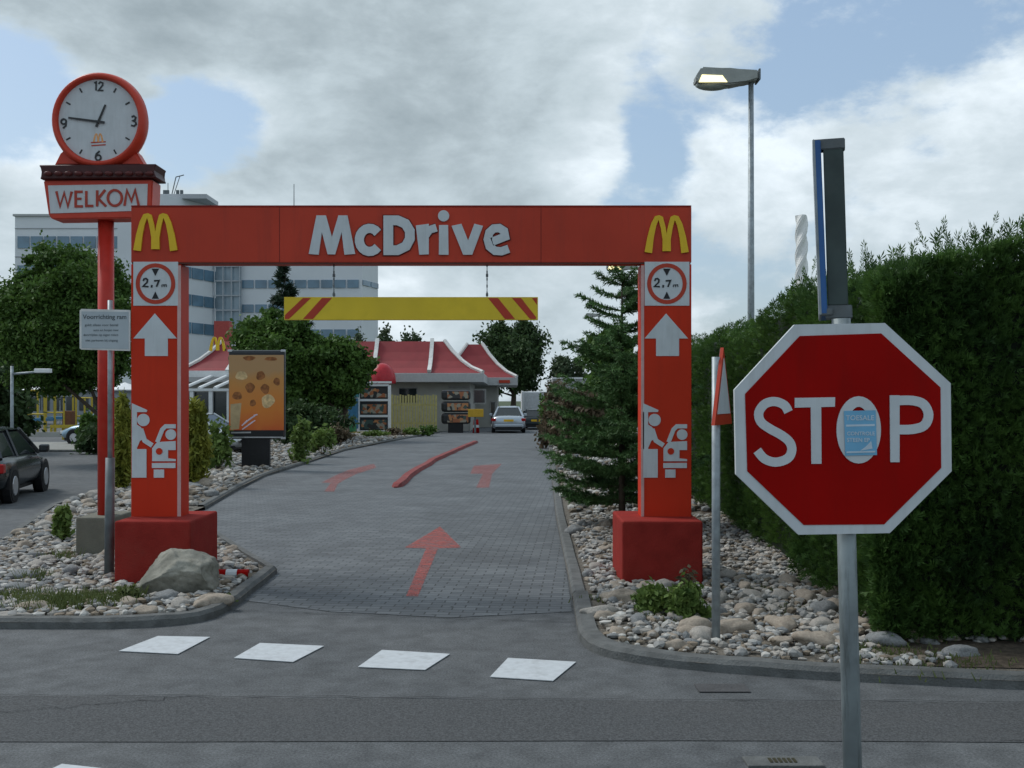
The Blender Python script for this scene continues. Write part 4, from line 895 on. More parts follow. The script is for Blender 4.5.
obj('straw_print', strokes(q, [('r',[(120+i*16,470-i*14),(150+i*14,440-i*8)],7) for i in range(5)]+[('r',[(122+i*16,490-i*12),(152+i*14,470-i*10)],6) for i in range(4)], YP-.009, .0012), mat('straw_pink',(.65,.55,.62),.5), po)
obj('bottom_strip', strokes(q, [('p',[(50,494),(350,494),(350,530),(50,530)])], YP-.008, .002), M_black, po)
obj('bottom_line', strokes(q, [('r',[(62,508),(170,506)],8),('r',[(60,533),(345,533)],7)], YP-.0105, .002), M_rim, po)
# ------------------------------------------------------------------ restaurant
YR = 60; rs = thing('restaurant', 'low restaurant with curved red mansard roof and pale ribs at the end of the driveway', 'restaurant', (0,0,0))
def mansard(bm, x0, x1, y0, y1, ze, ztp, run, bump=0):
    prof = [(0,0),(.30,.16),(.55,.38),(.78,.66),(1,1)]
    rings = []
    for u, v in prof:
        d = run*u; z = ze+(ztp-ze)*v; rings.append([bm.verts.new(p) for p in ((x0+d,y0+d,z),(x1-d,y0+d,z),(x1-d,y1-d,z),(x0+d,y1-d,z))])
    for A, B in zip(rings, rings[1:]):
        for i in range(4): bm.faces.new((A[i], A[(i+1)%4], B[(i+1)%4], B[i]))
    bm.faces.new(rings[-1]); return prof
def hip_rib(bm, cx_, cy_, sx, sy, ze, ztp, run, w=.2):
    prof = [(0,0),(.30,.16),(.55,.38),(.78,.66),(1,1)]; pts = [Vector((cx_+sx*run*u, cy_+sy*run*u, ze+(ztp-ze)*v+.06)) for u, v in prof]
    for a, b in zip(pts, pts[1:]): tube(bm, a, b, w*.7, w*.7, 6)
def face_rib(bm, x, y0, ze, ztp, run, w=.2):
    prof = [(0,0),(.30,.16),(.55,.38),(.78,.66),(1,1)]
    for (u, v), (u2, v2) in zip(prof, prof[1:]):
        a = Vector((x, y0+run*u, ze+(ztp-ze)*v+.03)); b_ = Vector((x, y0+run*u2, ze+(ztp-ze)*v2+.03)); vs = []
        for p_ in (a, b_):
            for dx, dz in ((-w/2,0),(w/2,0),(w/2,.16),(-w/2,.16)): vs.append(bm.verts.new((p_.x+dx, p_.y-dz*.5, p_.z+dz)))
        for f in ((0,1,2,3),(7,6,5,4),(0,4,5,1),(1,5,6,2),(2,6,7,3),(3,7,4,0)): bm.faces.new([vs[i] for i in f])
for (a_, b_, y0, y1, ze, ztp, ribs, wx0, wx1) in ((W(170,0,60).x, W(483,0,60).x, 60, 74, 3.36, 5.3, (232,262,318,374.5,430.5), W(180,0,61).x, W(470,0,61).x), (W(430,0,69).x, W(517,0,69).x, 69, 80, 3.30, 5.6, (), W(440,0,70).x, W(497,0,70).x)):
    bm = bmesh.new(); mansard(bm, a_, b_, y0, y1, ze, ztp, 2.35); rf = obj('roof', bm, M_roof, rs)
    M_rib = mat('rib_white',(.62,.62,.60),.6)
    for ex, sx_ in ((b_,-1),(a_,1)): bm = bmesh.new(); hip_rib(bm, ex, y0, sx_, 1, ze, ztp, 2.35, .17); obj('hip_rib', bm, M_rib, rf)
    for rp in ribs: bm = bmesh.new(); face_rib(bm, W(rp,0,y0+1).x, y0, ze, ztp, 2.35, .22); obj('roof_rib', bm, M_rib, rf)
    obj('fascia', bx(a_-.05, b_+.05, y0-.05, y1+.05, ze-.52, ze-.005, .02), M_fascia, rs)
    obj('wall', bx(wx0, wx1, y0+1.0, y1-1, 0, ze-.5), M_wallr, rs)
def win(x0, x1, y0, y1, Y, m=M_glass, nm='window', fr=.08):
    xa_, xb_ = W(x0,0,Y).x, W(x1,0,Y).x; za, zc = z_(y1,Y), z_(y0,Y)
    o = obj(nm, bx(xa_, xb_, Y-.04, Y+.08, za, zc), mat('win_frame',(.30,.30,.29),.6), rs); obj('pane', bx(xa_+fr, xb_-fr, Y-.06, Y-.042, za+fr, zc-fr), m, o)
win(398,418,387,404,61); win(473,486,389,404,61); win(300,325,387,405,61); win(340,352,387,405,61); win(490,496,401,425,70,nm='service_window'); win(448,470,386,389,61)
obj('lintel_strip', bx(W(455,0,61).x, W(469,0,61).x, 60.9, 60.99, z_(431,61), z_(405,61)), M_wallr, rs)
obj('red_sign', bx(W(499,0,68.9).x, W(510,0,68.9).x, 68.86, 68.94, z_(383,68.9), z_(380,68.9)), M_sred, rs)
# veranda
vr = []
for px_ in (192, 211, 229, 246): 
    x = W(px_,0,56).x; obj('veranda_post', bx(x-.1,x+.1,55.9,56.1,0,z_(391,56)), M_rail, rs)
obj('veranda_beam', bx(W(180,0,56).x, W(262,0,56).x, 55.85, 56.15, z_(391,56), z_(388.5,56)), M_rail, rs)
obj('veranda_beam', bx(W(178,0,58).x, W(262,0,58).x, 58.4, 58.7, 3.1, 3.45), M_rail, rs)
bm = bmesh.new()
for i in range(6):
    x = W(186+i*15.5,0,56).x; tube(bm, (x-.1,55.9,z_(390,56)+.1), (x+.75,58.6,3.2), .09, .09, 6)
obj('veranda_rafters', bm, M_rail, rs)
obj('veranda_glass', bx(W(182,0,56.2).x, W(262,0,56.2).x, 56.2, 56.3, .7, z_(392,56)), M_glass, rs)
obj('veranda_sill', bx(W(182,0,56.2).x, W(262,0,56.2).x, 56.15, 56.35, 0, .7), M_wallr, rs)
# roof sign letters
sg = arches(Px(203,331,.055,59), M_yel, rs, 59.6, .12)
obj('roof_lettering', strokes(Px(0,0,1,59), [('r',circ(234,343,4,10,4,40,320),2.6)], 59.6, .12), M_white, rs)
obj('chimney', bx(W(214,0,72).x, W(229,0,72).x, 72, 73, 3, z_(321,72)), mat('chimney_red',(.34,.07,.06),.7), rs)
# ------------------------------------------------------------------ menu racks, fence etc.
def rack():
    Y = 56; t = thing('menu_rack', 'white framed menu board rack with three dark panels beside the yellow fence', 'menu board', (0,0,0)); x0, x1 = W(357,0,Y).x, W(390.5,0,Y).x
    fr = bmesh.new(); zz = [z_(v,Y) for v in (385,400,416,431.5)]
    for x in (x0, x1-.14): box(fr, x, x+.14, Y, Y+.3, 0, zz[0], .01)
    for z in zz: box(fr, x0+.14, x1-.14, Y+.02, Y+.28, z-.06, z+.05)
    obj('frame', fr, M_rail, t); obj('top_rail', bx(x0+.5,x1+.05,Y-.05,Y+.1,zz[0]+.09,zz[0]+.2), M_rail, t)
    for i in range(3):
        p_ = obj('menu_panel', bx(x0+.15, x1-.15, Y+.06, Y+.2, zz[i+1]+.06, zz[i]-.07), M_dk, t)
        m = menu_mat('menu_print_%d' % i, i); obj('print', bx(x0+.22, x1-.22, Y+.045, Y+.058, zz[i+1]+.14, zz[i+1]+.62), m, p_)
def menu_mat(name, s):
    m = bpy.data.materials.new(name); t = nt(m); N = t.nodes; L = t.links; o = N.new('ShaderNodeOutputMaterial'); b = N.new('ShaderNodeBsdfPrincipled'); L.new(b.outputs[0], o.inputs[0])
    tc = N.new('ShaderNodeTexCoord'); v = N.new('ShaderNodeTexVoronoi'); v.inputs['Scale'].default_value = 5.5; L.new(tc.outputs['Object'], v.inputs['Vector'])
    r = N.new('ShaderNodeValToRGB'); L.new(v.outputs['Color'], r.inputs[0]); r.color_ramp.interpolation = 'CONSTANT'; e = r.color_ramp.elements
    cols = [(.03,.03,.03),(.35,.12,.05),(.30,.28,.22),(.05,.09,.08),(.45,.2,.08)]; e[0].position = 0; e[0].color = (*cols[s % 5],1); e[1].position = .35; e[1].color = (*cols[(s+1)%5],1)
    for k in (2,3,4): x = e.new(.35+.15*k-.1); x.color = (*cols[(s+k)%5],1)
    L.new(r.outputs[0], b.inputs['Base Color']); b.inputs['Roughness'].default_value = .4; return m
rack()
def rack2():
    Y = 58; t = thing('menu_rack', 'dark drive-through menu board with three stacked rounded panels', 'menu board', (0,0,0)); x0, x1 = W(441,0,Y).x, W(470.5,0,Y).x
    obj('pedestal', bx(W(448,0,Y).x, W(463,0,Y).x, Y+.05, Y+.35, 0, z_(423,Y)), M_black, t)
    for i, (a, b_) in enumerate(((390,400),(401.5,412),(413,424))):
        p_ = obj('menu_panel', bx(x0, x1, Y, Y+.45, z_(b_,Y), z_(a,Y), .15), M_dk, t)
        pr = obj('print', bx(x0+.35, x1-.12, Y-.02, Y-.003, z_(b_,Y)+.09, z_(a,Y)-.09), menu_mat('menu_food_%d' % i, 4), p_)
rack2()
t = thing('direction_sign', 'small yellow sign on a post between the dark menu board and the silver car', 'sign', (0,0,0)); Y = 57
obj('panel', bx(W(468,0,Y).x, W(483.5,0,Y).x, Y, Y+.08, z_(417,Y), z_(409,Y), .02), mat('sign_amber',(.55,.33,.03),.5), t); obj('post', bx(W(474,0,Y).x, W(476,0,Y).x, Y+.085, Y+.16, 0, z_(412,Y)), M_galvd, t)
p = G(476,433); t = thing('red_bollard', 'short red and white bollard below the small yellow sign', 'bollard', (p.x,p.y,0))
obj('body', tb((0,0,0),(0,0,.75),.2,.13,n=12), M_stop, t, smooth=True); obj('band', tb((0,0,.3),(0,0,.45),.19,.17,n=12), M_white, t)
Y = 57.5; t = thing('slatted_fence', 'pale yellow vertical slatted fence between the two menu boards', 'fence', (0,0,0))
k = 17
for i in range(k):
    px_ = 392+i*2.75; zt2 = z_(394.5+(i % 3)*.6, Y); x = W(px_,0,Y).x
    obj('slat', bx(x-.05, x+.055, Y, Y+.03, .1, zt2), M_yfence, t)
obj('rail', bx(W(391,0,Y).x, W(437,0,Y).x, Y+.035, Y+.08, .5, .6), M_yfence, t); obj('rail', bx(W(391,0,Y).x, W(437,0,Y).x, Y+.035, Y+.08, 1.5, 1.6), M_yfence, t)
t = thing('domed_canopy', 'glossy red dome of the play area behind the white framed menu rack', 'play dome', (W(383,0,59).x,58.6,0))
bm = bmesh.new(); bmesh.ops.create_uvsphere(bm, u_segments=24, v_segments=12, radius=1)
for v in bm.verts: v.co = Vector((v.co.x*.78, v.co.y*.78, max(v.co.z, -.1)*1.05+z_(382,59)))
obj('dome', bm, mat('dome_red',(.42,.02,.03),.3), t, smooth=True); obj('column', tb((0,0,0),(0,0,2.7),.12), M_yfence, t)
t = thing('play_slide', 'blue play slide tower left of the white framed menu rack', 'play equipment', (W(351,0,55).x,55,0))
obj('panel', bx(-.35,.3,0,.6,.3,1.9,.03), mat('play_blue',(.05,.17,.30),.5), t); obj('roof', bx(-.4,.35,-.1,.7,1.95,2.5,.05), mat('play_teal',(.06,.22,.25),.5), t); obj('slide', bx(-.4,.3,-.6,-.02,.05,.6,.1), mat('play_green',(.05,.2,.08),.5), t)
tag(obj('low_wall', bx(W(335,0,54.5).x, W(392,0,54.5).x, 54.4, 54.6, 0, z_(432.5,54.5)+.05), mat('edge_yellow',(.4,.3,.08),.7)), 'low yellow edged wall below the white framed menu rack', 'wall')
# left playground
def frame_play(px, Y, w, h, label):
    t = thing('climbing_frame', label, 'play equipment', (W(px,0,Y).x,Y,0), 0, 'yellow play frames')
    for sx in (-1,1):
        for yy in (0,1.2): obj('post', tb((sx*w/2,yy,0),(sx*w/2,yy,h),.06,n=6), mat('play_yellow',(.45,.34,.04),.6), t)
    for z in (h*.45,h*.97): obj('rail', tb((-w/2,0,z),(w/2,0,z),.045,n=6), mat('play_yellow',(.45,.34,.04)), t)
    obj('platform', bx(-w/2,w/2,0,1.2,h*.3,h*.36), mat('play_blue',(.05,.17,.30)), t)
frame_play(36,55,.9,2.4,'yellow climbing frame behind the roof of the black car'); frame_play(55,58,1.0,2.5,'yellow climbing frame in the middle of the far playground'); frame_play(84,60,.9,2.0,'low yellow climbing frame left of the red clock pole')
tag(obj('wooden_crate', bx(W(62,0,58).x, W(71,0,58).x, 58, 58.6, .25, z_(411,58), .03), mat('crate_brown',(.16,.07,.035),.8)), 'brown wooden box on the playground beside the red pole', 'box')
def rail_fence(x0, x1, Y, z0, label, m):
    t = thing('low_fence', label, 'fence', (0,0,0)); a, b_ = W(x0,0,Y).x, W(x1,0,Y).x
    obj('rail', bx(a,b_,Y,Y+.1,z0,z0+.16), m, t)
    for i in range(5): x = a+(b_-a)*i/4; obj('post', bx(x-.05,x+.05,Y+.105,Y+.2,0,z0+.1), m, t)
rail_fence(50,97,54,z_(427,54)-.05,'low yellow rail along the playground edge', mat('play_yellow',(.45,.34,.04))); rail_fence(62,82,48,z_(436,48)-.05,'short yellow rail on the far pavement', mat('play_yellow',(.45,.34,.04)))
tag(obj('low_wall', bx(W(-20,0,52).x, W(97,0,52).x, 52, 52.2, 0, z_(432,52)), M_wallr), 'long low grey wall in front of the playground', 'wall')
rndc = random.Random(3)
def parasol(px, Y, label, w=1.4, zz=2.5):
    t = thing('parasol', label, 'parasol', (W(px,0,Y).x,Y,0), 0, 'white parasols on the terrace'); bm = bmesh.new(); top = bm.verts.new((0,0,zz+.5)); r_ = [bm.verts.new((w*math.cos(a*math.pi/4), w*math.sin(a*math.pi/4), zz)) for a in range(8)]
    for i in range(8): bm.faces.new((top, r_[i], r_[(i+1)%8]))
    bm.faces.new(r_); obj('canopy', bm, M_rail, t); obj('pole', tb((0,0,0),(0,0,zz),.04,n=6), M_galv, t)
parasol(42,72,'white parasol at the left of the far terrace'); parasol(60,76,'white parasol in the middle of the far terrace'); parasol(78,72,'white parasol at the right of the far terrace'); parasol(92,78,'white parasol half behind the red clock pole'); parasol(125,70,'white parasol between the clock pole and the left pillar')
# pale shed behind the playground
t = thing('low_building', 'long low pale building behind the far terrace on the left', 'building', (0,0,0)); Y = 92
obj('wall', bx(W(-60,0,Y).x, W(150,0,Y).x, Y, Y+10, 0, 2.6), mat('pale_wall',(.30,.33,.35),.8,var=.15,scale=.8), t); obj('roof', bx(W(-62,0,Y).x, W(152,0,Y).x, Y-.3, Y+10.3, 2.6, 2.95), M_fascia, t)
for i in range(12): x = W(-20+i*13,0,Y).x; o = obj('window', bx(x-.4,x+.4,Y-.05,Y-.003,.9,2.1), M_glass, t)
# ------------------------------------------------------------------ office block
of = thing('office_building', 'large pale office block with blue window bands behind the trees on the left', 'office building', (0,0,0))
def P2(px, Y): return Vector((W(px,0,Y).x, Y))
def block_prism(name, pts, z0, z1, m):
    bm = bmesh.new(); slab(bm, [(p[0],p[1]) for p in pts], z0, z1); return obj(name, bm, m, of)
A0 = P2(15,152); A1 = P2(150,152); B1 = Vector((-44.4,134.5)); B2 = Vector((-40.7,144)); C0 = P2(240,144.0); C1 = P2(362,144); C2 = P2(378,149)
block_prism('left_wing', [A0, P2(165,152), P2(165,168), P2(15,168)], 0, 28.4, M_panel)
block_prism('stair_tower', [P2(118,134.6)+Vector((0,-.2)), B1, B2, P2(118,146)], 0, 28.2, M_panel)
M_curt = mat('curtain_glass',(.22,.30,.36),.2,var=.2,scale=.5,spec=.8)
gt = block_prism('glass_column', [B2+Vector((.02,.0)), P2(241,143.6), P2(241,150), B2+Vector((.02,6))], 0, 27.0, M_curt)
bm = bmesh.new()
for z in range(2, 27, 2): box(bm, B2.x+.03, P2(241,143.6).x, 143.4, 143.58, z, z+.18)
for k in range(4): x = B2.x+.03+(P2(241,143.6).x-B2.x-.2)*k/3; box(bm, x, x+.12, 143.3, 143.39, 0, 26.9)
obj('mullion', bm, mat('mull',(.42,.45,.48),.5), gt)
block_prism('right_wing', [C0+Vector((.02,.4)), C1, C2, P2(378,160), C0+Vector((0,16))], 0, 23.4, M_panel)
def band(p0, p1, z1, z0, n, out):
    d = (p1-p0); Ld = d.length; d.normalize(); nn = Vector((d.y, -d.x)); k = Ld/n
    for i in range(n):
        a = p0+d*(i*k+.12)+nn*.02; c = p0+d*((i+1)*k-.12)+nn*.02; bm = bmesh.new(); slab(bm, [a, c, c+nn*.12, a+nn*.12], z0, z1); obj('window', bm, M_bglass, of)
Fl = P2(17,151.98); Fr = P2(163,151.98)
band(Fl, Fr, 25.5, 23.8, 11, 1); band(Fl, Fr, 21.3, 19.6, 11, 1)
for z1 in (23.2, 19.4, 15.8, 12.1): band(B1, B2, z1, z1-1.45, 4, 1)
for z1 in (18.3, 14.95, 11.5): band(C0+Vector((.1,.4)), C1-Vector((.3,0)), z1, z1-1.1, 9, 1)
for z1 in (21.9, 18.3): band(C1, C2, z1, z1-.7, 2, 1)
bm = bmesh.new()
for z in (26.6, 22.5): box(bm, A0.x, Fr.x, 151.9, 151.97, z, z+.1)
obj('panel_joint', bm, mat('joint',(.35,.36,.38),.7), of)
obj('parapet', bx(A0.x-.2, Fr.x, 151.7, 168.2, 28.405, 28.7), M_fascia, of)
# roof plant and antennas
obj('plant_room', bx(P2(160,140).x, P2(212,140).x, 137.5, 143, 28.21, 28.8), mat('plant_grey',(.42,.44,.46),.6), of)
bm = bmesh.new()
def wv(a, b_, r_=.07): tube(bm, a, b_, r_, r_, 5)
Yt = 138
wv(W(172,194,Yt), W(176,177,Yt)); wv(W(176,177,Yt), W(184,175,Yt)); wv(W(180,176,Yt), W(174,194,Yt), .05); wv(W(168,194,Yt), W(168,183,Yt), .05)
for a in (163,166,176,180): box(bm, W(a,0,Yt).x, W(a,0,Yt).x+.35, Yt, Yt+.3, 28.7, z_(190,Yt))
obj('antenna', bm, M_galvd, of); obj('antenna', tb(W(294,245,146), W(294,184,146), .1, .05, n=6), M_galvd, of)
obj('antenna', tb(W(210,207,142), W(212,200,142), .09, .05, n=6), M_galvd, of)
# ------------------------------------------------------------------ cars
def make_car(name, label, paint, loc, rz, kind='saloon', Lc=4.3, Wc=1.72, Hc=1.42, group=None, facing=None):
    t = thing(name, label, 'car', loc, rz, group); h = Lc/2; w = Wc/2; belt = Hc*.62
    # lower body loft: stations along y (rear -> front)
    hatch = kind == 'hatch'
    ST = [(-h,.42,belt-.14,.80),(-h+.08,.26,belt-.05,.92),(-h+.35,.20,belt,.985),(-h*.45,.20,belt+.01,1.0),(0,.20,belt,1.0),(h*.38,.20,belt-.02,1.0),(h-.55,.20,belt-.12,.97),(h-.15,.24,belt-.26,.88),(h,.40,belt-.36,.72)]
    bm = bmesh.new(); rings = []
    for y, z0, z1, k in ST:
        ww = w*k; ring = [(0,z0),(ww*.75,z0),(ww*.96,z0+.10),(ww,z0+(z1-z0)*.5),(ww*.985,z1-.12),(ww*.90,z1-.02),(ww*.6,z1+.025),(0,z1+.04)]
        full = [(x, z) for x, z in ring]+[(-x, z) for x, z in ring[-2:0:-1]]; rings.append([bm.verts.new((x, y, z)) for x, z in full])
    for A, B in zip(rings, rings[1:]):
        for i in range(len(A)): j = (i+1) % len(A); bm.faces.new((A[i], A[j], B[j], B[i]))
    bm.faces.new(rings[0]); bm.faces.new(rings[-1][::-1]); body = obj('body', bm, paint, t, smooth=True)
    # cabin
    yb0 = -h+.12 if hatch else -h+.62; yt0 = -h+.42 if hatch else -h+1.15; yt1 = .25; yb1 = .25+.85
    zb0 = belt-.03; zt0 = Hc-.05; wb = w*.90; wt = w*(.66 if hatch else .60)
    def cab(shrink=0, roof=False):
        bm = bmesh.new(); g = []
        for (y, z, ww) in ((yb0,zb0,wb),(yb1,zb0-.04,wb),(yt0,zt0,wt),(yt1,zt0,wt)):
            g.append(bm.verts.new((-ww, y, z))); g.append(bm.verts.new((ww, y, z)))
        for f in ((0,1,3,2),(4,6,7,5),(0,2,6,4),(1,5,7,3),(0,4,5,1),(2,3,7,6)): bm.faces.new([g[i] for i in f])
        bmesh.ops.bevel(bm, geom=list(bm.edges), offset=.05, segments=2, affect='EDGES'); return bm
    cb_ = obj('windows', cab(), M_glass, t)
    bm = bmesh.new()   # roof skin
    r0 = []
    for y, dz in ((yt0-.06,-.03),(yt0+.2,.035),((yt0+yt1)/2,.055),(yt1-.15,.04),(yt1+.06,-.02)):
        r0.append([bm.verts.new((x*wt, y, zt0+dz-(.05 if abs(x) > 1 else 0))) for x in (-1.06,-.75,0,.75,1.06)])
    for A, B in zip(r0, r0[1:]):
        for i in range(4): bm.faces.new((A[i], A[i+1], B[i+1], B[i]))
    obj('roof', bm, paint, t, smooth=True)
    bm = bmesh.new()
    for s in (-1,1):
        ym = (yb0+yt1)/2+.15
        for a_, b_, r1, r2 in (((s*wb*.98,yb1-.02,zb0),(s*wt*1.02,yt1,zt0),.04,.035),((s*wb*.98,yb0+.03,zb0),(s*wt*1.02,yt0,zt0),.07,.05),((s*wb*1.0,ym,zb0),(s*wt*1.04,ym-.05,zt0),.035,.03)): obj('roof_pillar', tb(a_, b_, r1, r2, 6), paint, t)
    for sx in (-1,1):
        for sy in (-h*.60, h*.62):
            bm = bmesh.new(); tube(bm, (sx*(w-.12),sy,.31), (sx*(w+.008),sy,.31), .345, .345, 20); obj('wheel_arch', bm, M_black, t)
            wh = obj('wheel', tb((sx*(w-.18),sy,.30),(sx*(w+.015),sy,.30),.30,.29,n=22), M_tyre, t, smooth=False)
            obj('rim', tb((sx*(w+.0),sy,.30),(sx*(w+.026),sy,.30),.19,.17,n=12), M_rim, wh)
        obj('tail_light', bx(sx*w*.90-.13, sx*w*.90+.10 if sx > 0 else sx*w*.9+.13, -h-.005, -h+.16, belt-.26, belt-.10, .02), M_tail, t)
        obj('headlight', bx(sx*w*.62-.15, sx*w*.62+.15, h-.16, h-.02, belt-.42, belt-.30, .02), M_rail, t)
        obj('mirror', bx(sx*(w+.07)-.09, sx*(w+.07)+.09, yb1-.35, yb1-.22, belt-.02, belt+.13, .03), paint, t)
    obj('number_plate', bx(-.27,.27,-h-.015,-h+.02,belt-.28,belt-.16), M_plate, t)
    obj('bumper', bx(-w*.86,w*.86,-h-.05,-h+.1,.34,.50,.04), paint, t); obj('underside', bx(-w*.8,w*.8,-h+.04,h-.2,.16,.34,.02), M_black, t)
    return t
p = G(508,433.2); make_car('silver_car', 'silver saloon seen from behind at the drive-through window', M_silver, (p.x,p.y+2.1,0), R(1), 'saloon', 4.4, 1.84, 1.48)
hx, hy = W(14,0,18.8).x, 18.8
make_car('black_car', 'black hatchback driving away, cut off by the left edge', M_carblk, (-9.88, 19.6, 0), R(12), 'hatch', 3.95, 1.66, 1.33)
p = W(216,0,36); make_car('silver_car', 'silver car half hidden between the columnar shrub and the poster', mat('silver_light',(.5,.54,.57),.3,metal=.3), (p.x-.6,36,0), R(-105), 'hatch', 3.9, 1.66, 1.4)
p = W(93,0,44); make_car('blue_car', 'pale blue car mostly hidden behind the bush and the red clock pole', M_carblue, (p.x+1.2,43,0), R(80), 'hatch', 3.9, 1.66, 1.4)
p = W(538,0,64); make_car('dark_car', 'dark car parked beyond the silver saloon, before the white lorry', M_cardk, (p.x,66,0), R(-4), 'hatch', 4.2, 1.7, 1.28)
t = thing('white_lorry', 'white box lorry parked at the far end of the driveway', 'lorry', (W(538,0,80).x,80,0))
obj('cargo_box', bx(-1.25,1.6,0,6,z_(411,80),z_(391.5,80),.05), M_rail, t); obj('chassis', bx(-1.1,1.4,.1,5.8,.45,z_(411,80)-.02), M_black, t)
obj('cab', bx(-1.1,1.3,6.05,7.9,.6,2.4,.1), M_rail, t); obj('rear_door', bx(-1.05,1.4,-.03,-.003,z_(410,80),z_(393,80)), mat('lorry_grey',(.5,.52,.53),.6), t)
for sx in (-.95,1.25):
    for sy in (1.0,6.6): obj('wheel', tb((sx-.15,sy,.45),(sx+.15,sy,.45),.45,n=16), M_tyre, t)
t = thing('white_trailer', 'long white trailer roof seen behind the left branches of the spruce', 'trailer', (W(575,0,80).x,80,0))
obj('cargo_box', bx(-1.7,3.2,0,3,1.1,z_(379,80),.05), mat('trailer_grey',(.34,.35,.35),.6), t); obj('roof_edge', bx(-1.75,3.25,-.05,3.05,z_(379,80)+.003,z_(378,80)+.05), M_rail, t); obj('wheel', tb((0,.2,.45),(.0,.5,.45),.45,n=14), M_tyre, t)
# ------------------------------------------------------------------ sky, sun, camera
w = bpy.data.worlds.new('World'); S.world = w; w.use_nodes = True; T = w.node_tree; N = T.nodes; L = T.links; N.clear()
SUN_EL, SUN_AZ = 48, -62      # azimuth measured from +Y, negative = left
out = N.new('ShaderNodeOutputWorld'); bg = N.new('ShaderNodeBackground'); L.new(bg.outputs[0], out.inputs[0]); bg.inputs[1].default_value = .1
sky = N.new('ShaderNodeTexSky'); sky.sky_type = 'NISHITA'; sky.sun_disc = False; sky.sun_elevation = R(SUN_EL); sky.sun_rotation = R(SUN_AZ); sky.air_density = 1.3; sky.dust_density = 1.5; sky.ozone_density = 1.5
tc = N.new('ShaderNodeTexCoord'); D = tc.outputs['Generated']
def math_(op, a, b=None, c=None):
    n = N.new('ShaderNodeMath'); n.operation = op
    for i, v in enumerate((a, b, c)):
        if v is None: continue
        if isinstance(v, (int, float)): n.inputs[i].default_value = v
        else: L.new(v, n.inputs[i])
    return n.outputs[0]
def mr(v, a, b, c=0, d=1, sm=True):
    n = N.new('ShaderNodeMapRange'); n.interpolation_type = 'SMOOTHSTEP' if sm else 'LINEAR'; L.new(v, n.inputs[0])
    for i, q_ in zip((1,2,3,4), (a,b,c,d)): n.inputs[i].default_value = q_
    return n.outputs[0]
sp = N.new('ShaderNodeSeparateXYZ'); L.new(D, sp.inputs[0]); zc = math_('MAXIMUM', sp.outputs[2], 0.0); den = math_('ADD', zc, .22)
vm = N.new('ShaderNodeVectorMath'); vm.operation = 'MULTIPLY'; L.new(D, vm.inputs[0]); vm.inputs[1].default_value = (1,1,1.9)
def wn(scale, det=8, rough=.55, dist=0, off=(0,0,0)):
    a = N.new('ShaderNodeVectorMath'); a.operation = 'ADD'; L.new(vm.outputs[0], a.inputs[0]); a.inputs[1].default_value = off
    n = N.new('ShaderNodeTexNoise'); n.inputs['Scale'].default_value = scale; n.inputs['Detail'].default_value = det; n.inputs['Roughness'].default_value = rough; n.inputs['Distortion'].default_value = dist; L.new(a.outputs[0], n.inputs['Vector']); return n.outputs['Fac']
n1 = math_('ADD', math_('MULTIPLY', wn(4.2, 12, .62, .15, (3.1,7.2,1.3)), .8), math_('MULTIPLY', wn(13, 10, .6, .1, (9,2,5)), .2))
n2 = math_('ADD', math_('MULTIPLY', wn(6.5, 12, .6, .2, (5.3,2.1,4)), .85), math_('MULTIPLY', wn(20, 8, .6, .1, (1,8,3)), .2))
def blobn(px_, py_, inner, outer):
    v = Vector(((px_-512)/F, 1, (YH-py_)/F)).normalized(); n = N.new('ShaderNodeVectorMath'); n.operation = 'DOT_PRODUCT'; L.new(D, n.inputs[0]); n.inputs[1].default_value = v
    return mr(n.outputs['Value'], math.cos(outer/F), math.cos(inner/F))
cov = n1
for (px_, py_, i_, o_, s_) in ((15,85,5,80,-.16),(205,128,5,75,-.17),(710,110,10,110,-.07),(865,45,10,110,-.09),(790,100,10,90,-.05),(630,165,5,70,-.12),(980,15,5,70,-.10),(840,220,5,60,-.05),(1020,90,5,60,.06),
                               (400,120,60,260,.11),(300,30,40,220,.11),(60,40,30,110,.10),(70,140,20,70,.08),(580,150,20,60,.10),(950,170,40,170,.13),(760,180,20,90,.14),(720,50,10,70,.08),(500,230,60,200,.08)):
    cov = math_('MULTIPLY_ADD', blobn(px_, py_, i_, o_), s_, cov)
alpha = mr(cov, .415, .535)
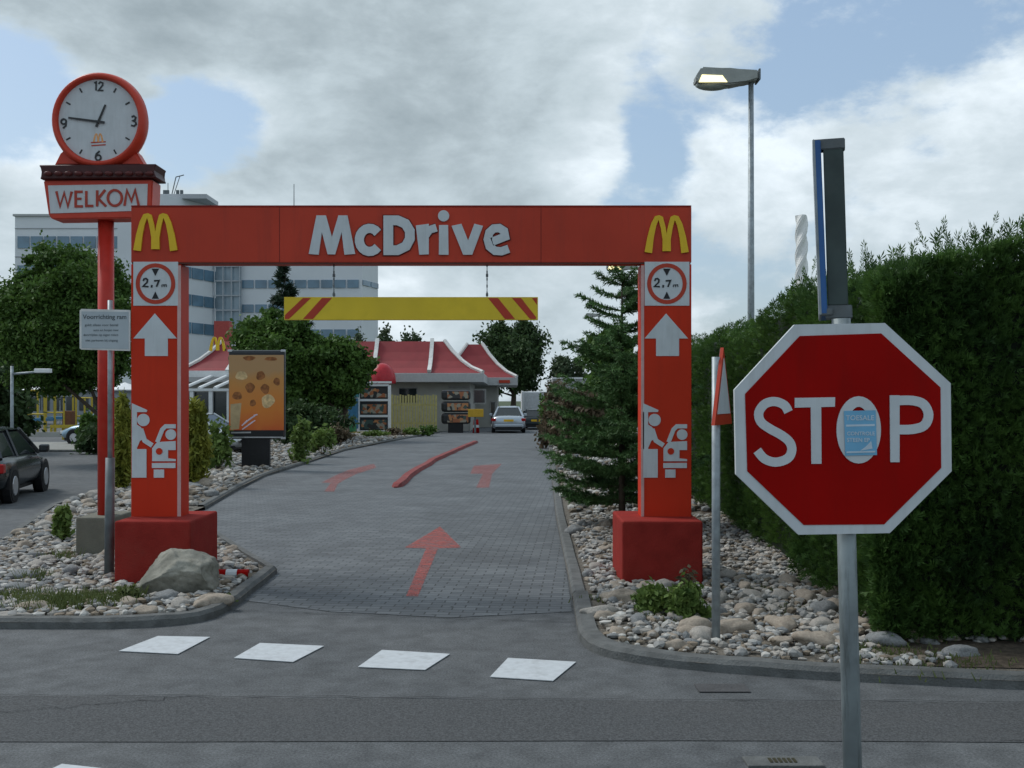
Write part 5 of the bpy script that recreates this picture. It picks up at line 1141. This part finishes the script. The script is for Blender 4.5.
# thickness -> grey, edges bright
bright = math_('MULTIPLY_ADD', math_('SUBTRACT', cov, .52), -.55, n2)
for (px_, py_, i_, o_, s_) in ((110,20,20,150,-.09),(420,90,30,190,-.06),(60,140,10,90,.16),(580,150,10,60,.2),(980,160,20,140,.12),(740,160,10,100,.14),(300,225,10,160,.06),(620,30,10,80,.05),(330,150,20,120,-.05),(990,110,10,60,.08)):
    bright = math_('MULTIPLY_ADD', blobn(px_, py_, i_, o_), s_, bright)
cr = N.new('ShaderNodeValToRGB'); L.new(bright, cr.inputs[0]); e = cr.color_ramp.elements
e[0].position = .12; e[0].color = (.21,.26,.29,1); e[1].position = .74; e[1].color = (.64,.71,.76,1); x = e.new(.32); x.color = (.31,.37,.405,1); x = e.new(.44); x.color = (.39,.46,.50,1); x = e.new(.57); x.color = (.47,.54,.585,1)
sc = N.new('ShaderNodeVectorMath'); sc.operation = 'SCALE'; L.new(cr.outputs[0], sc.inputs[0]); sc.inputs['Scale'].default_value = 10.0
mx = N.new('ShaderNodeMix'); mx.data_type = 'RGBA'; L.new(alpha, mx.inputs[0]); 
bl = N.new('ShaderNodeMix'); bl.data_type = 'RGBA'; bl.inputs[0].default_value = .55; L.new(sky.outputs[0], bl.inputs[6]); bl.inputs[7].default_value = (2.6,3.6,4.9,1)
L.new(bl.outputs[2], mx.inputs[6]); L.new(sc.outputs[0], mx.inputs[7]); L.new(mx.outputs[2], bg.inputs[0])
sl = bpy.data.lights.new('sun', 'SUN'); sl.energy = 1.5; sl.angle = R(16); sl.color = (1,.98,.94); so = bpy.data.objects.new('sun', sl); COL.objects.link(so)
sd = Vector((math.sin(R(SUN_AZ))*math.cos(R(SUN_EL)), math.cos(R(SUN_AZ))*math.cos(R(SUN_EL)), math.sin(R(SUN_EL)))); so.rotation_euler = sd.to_track_quat('Z','Y').to_euler()
cd = bpy.data.cameras.new('camera'); co = bpy.data.objects.new('camera', cd); COL.objects.link(co); S.camera = co
co.location = (0,0,HC); co.rotation_euler = (R(90),0,0); cd.sensor_width = 36; cd.lens = F/1024*36; cd.shift_y = (YH-384)/1024; cd.clip_end = 5000; cd.clip_start = .05
S.view_settings.view_transform = 'Standard'; S.view_settings.look = 'None'; S.view_settings.exposure = .48; S.view_settings.gamma = 1
S.cycles.max_bounces = 6; S.cycles.transparent_max_bounces = 8
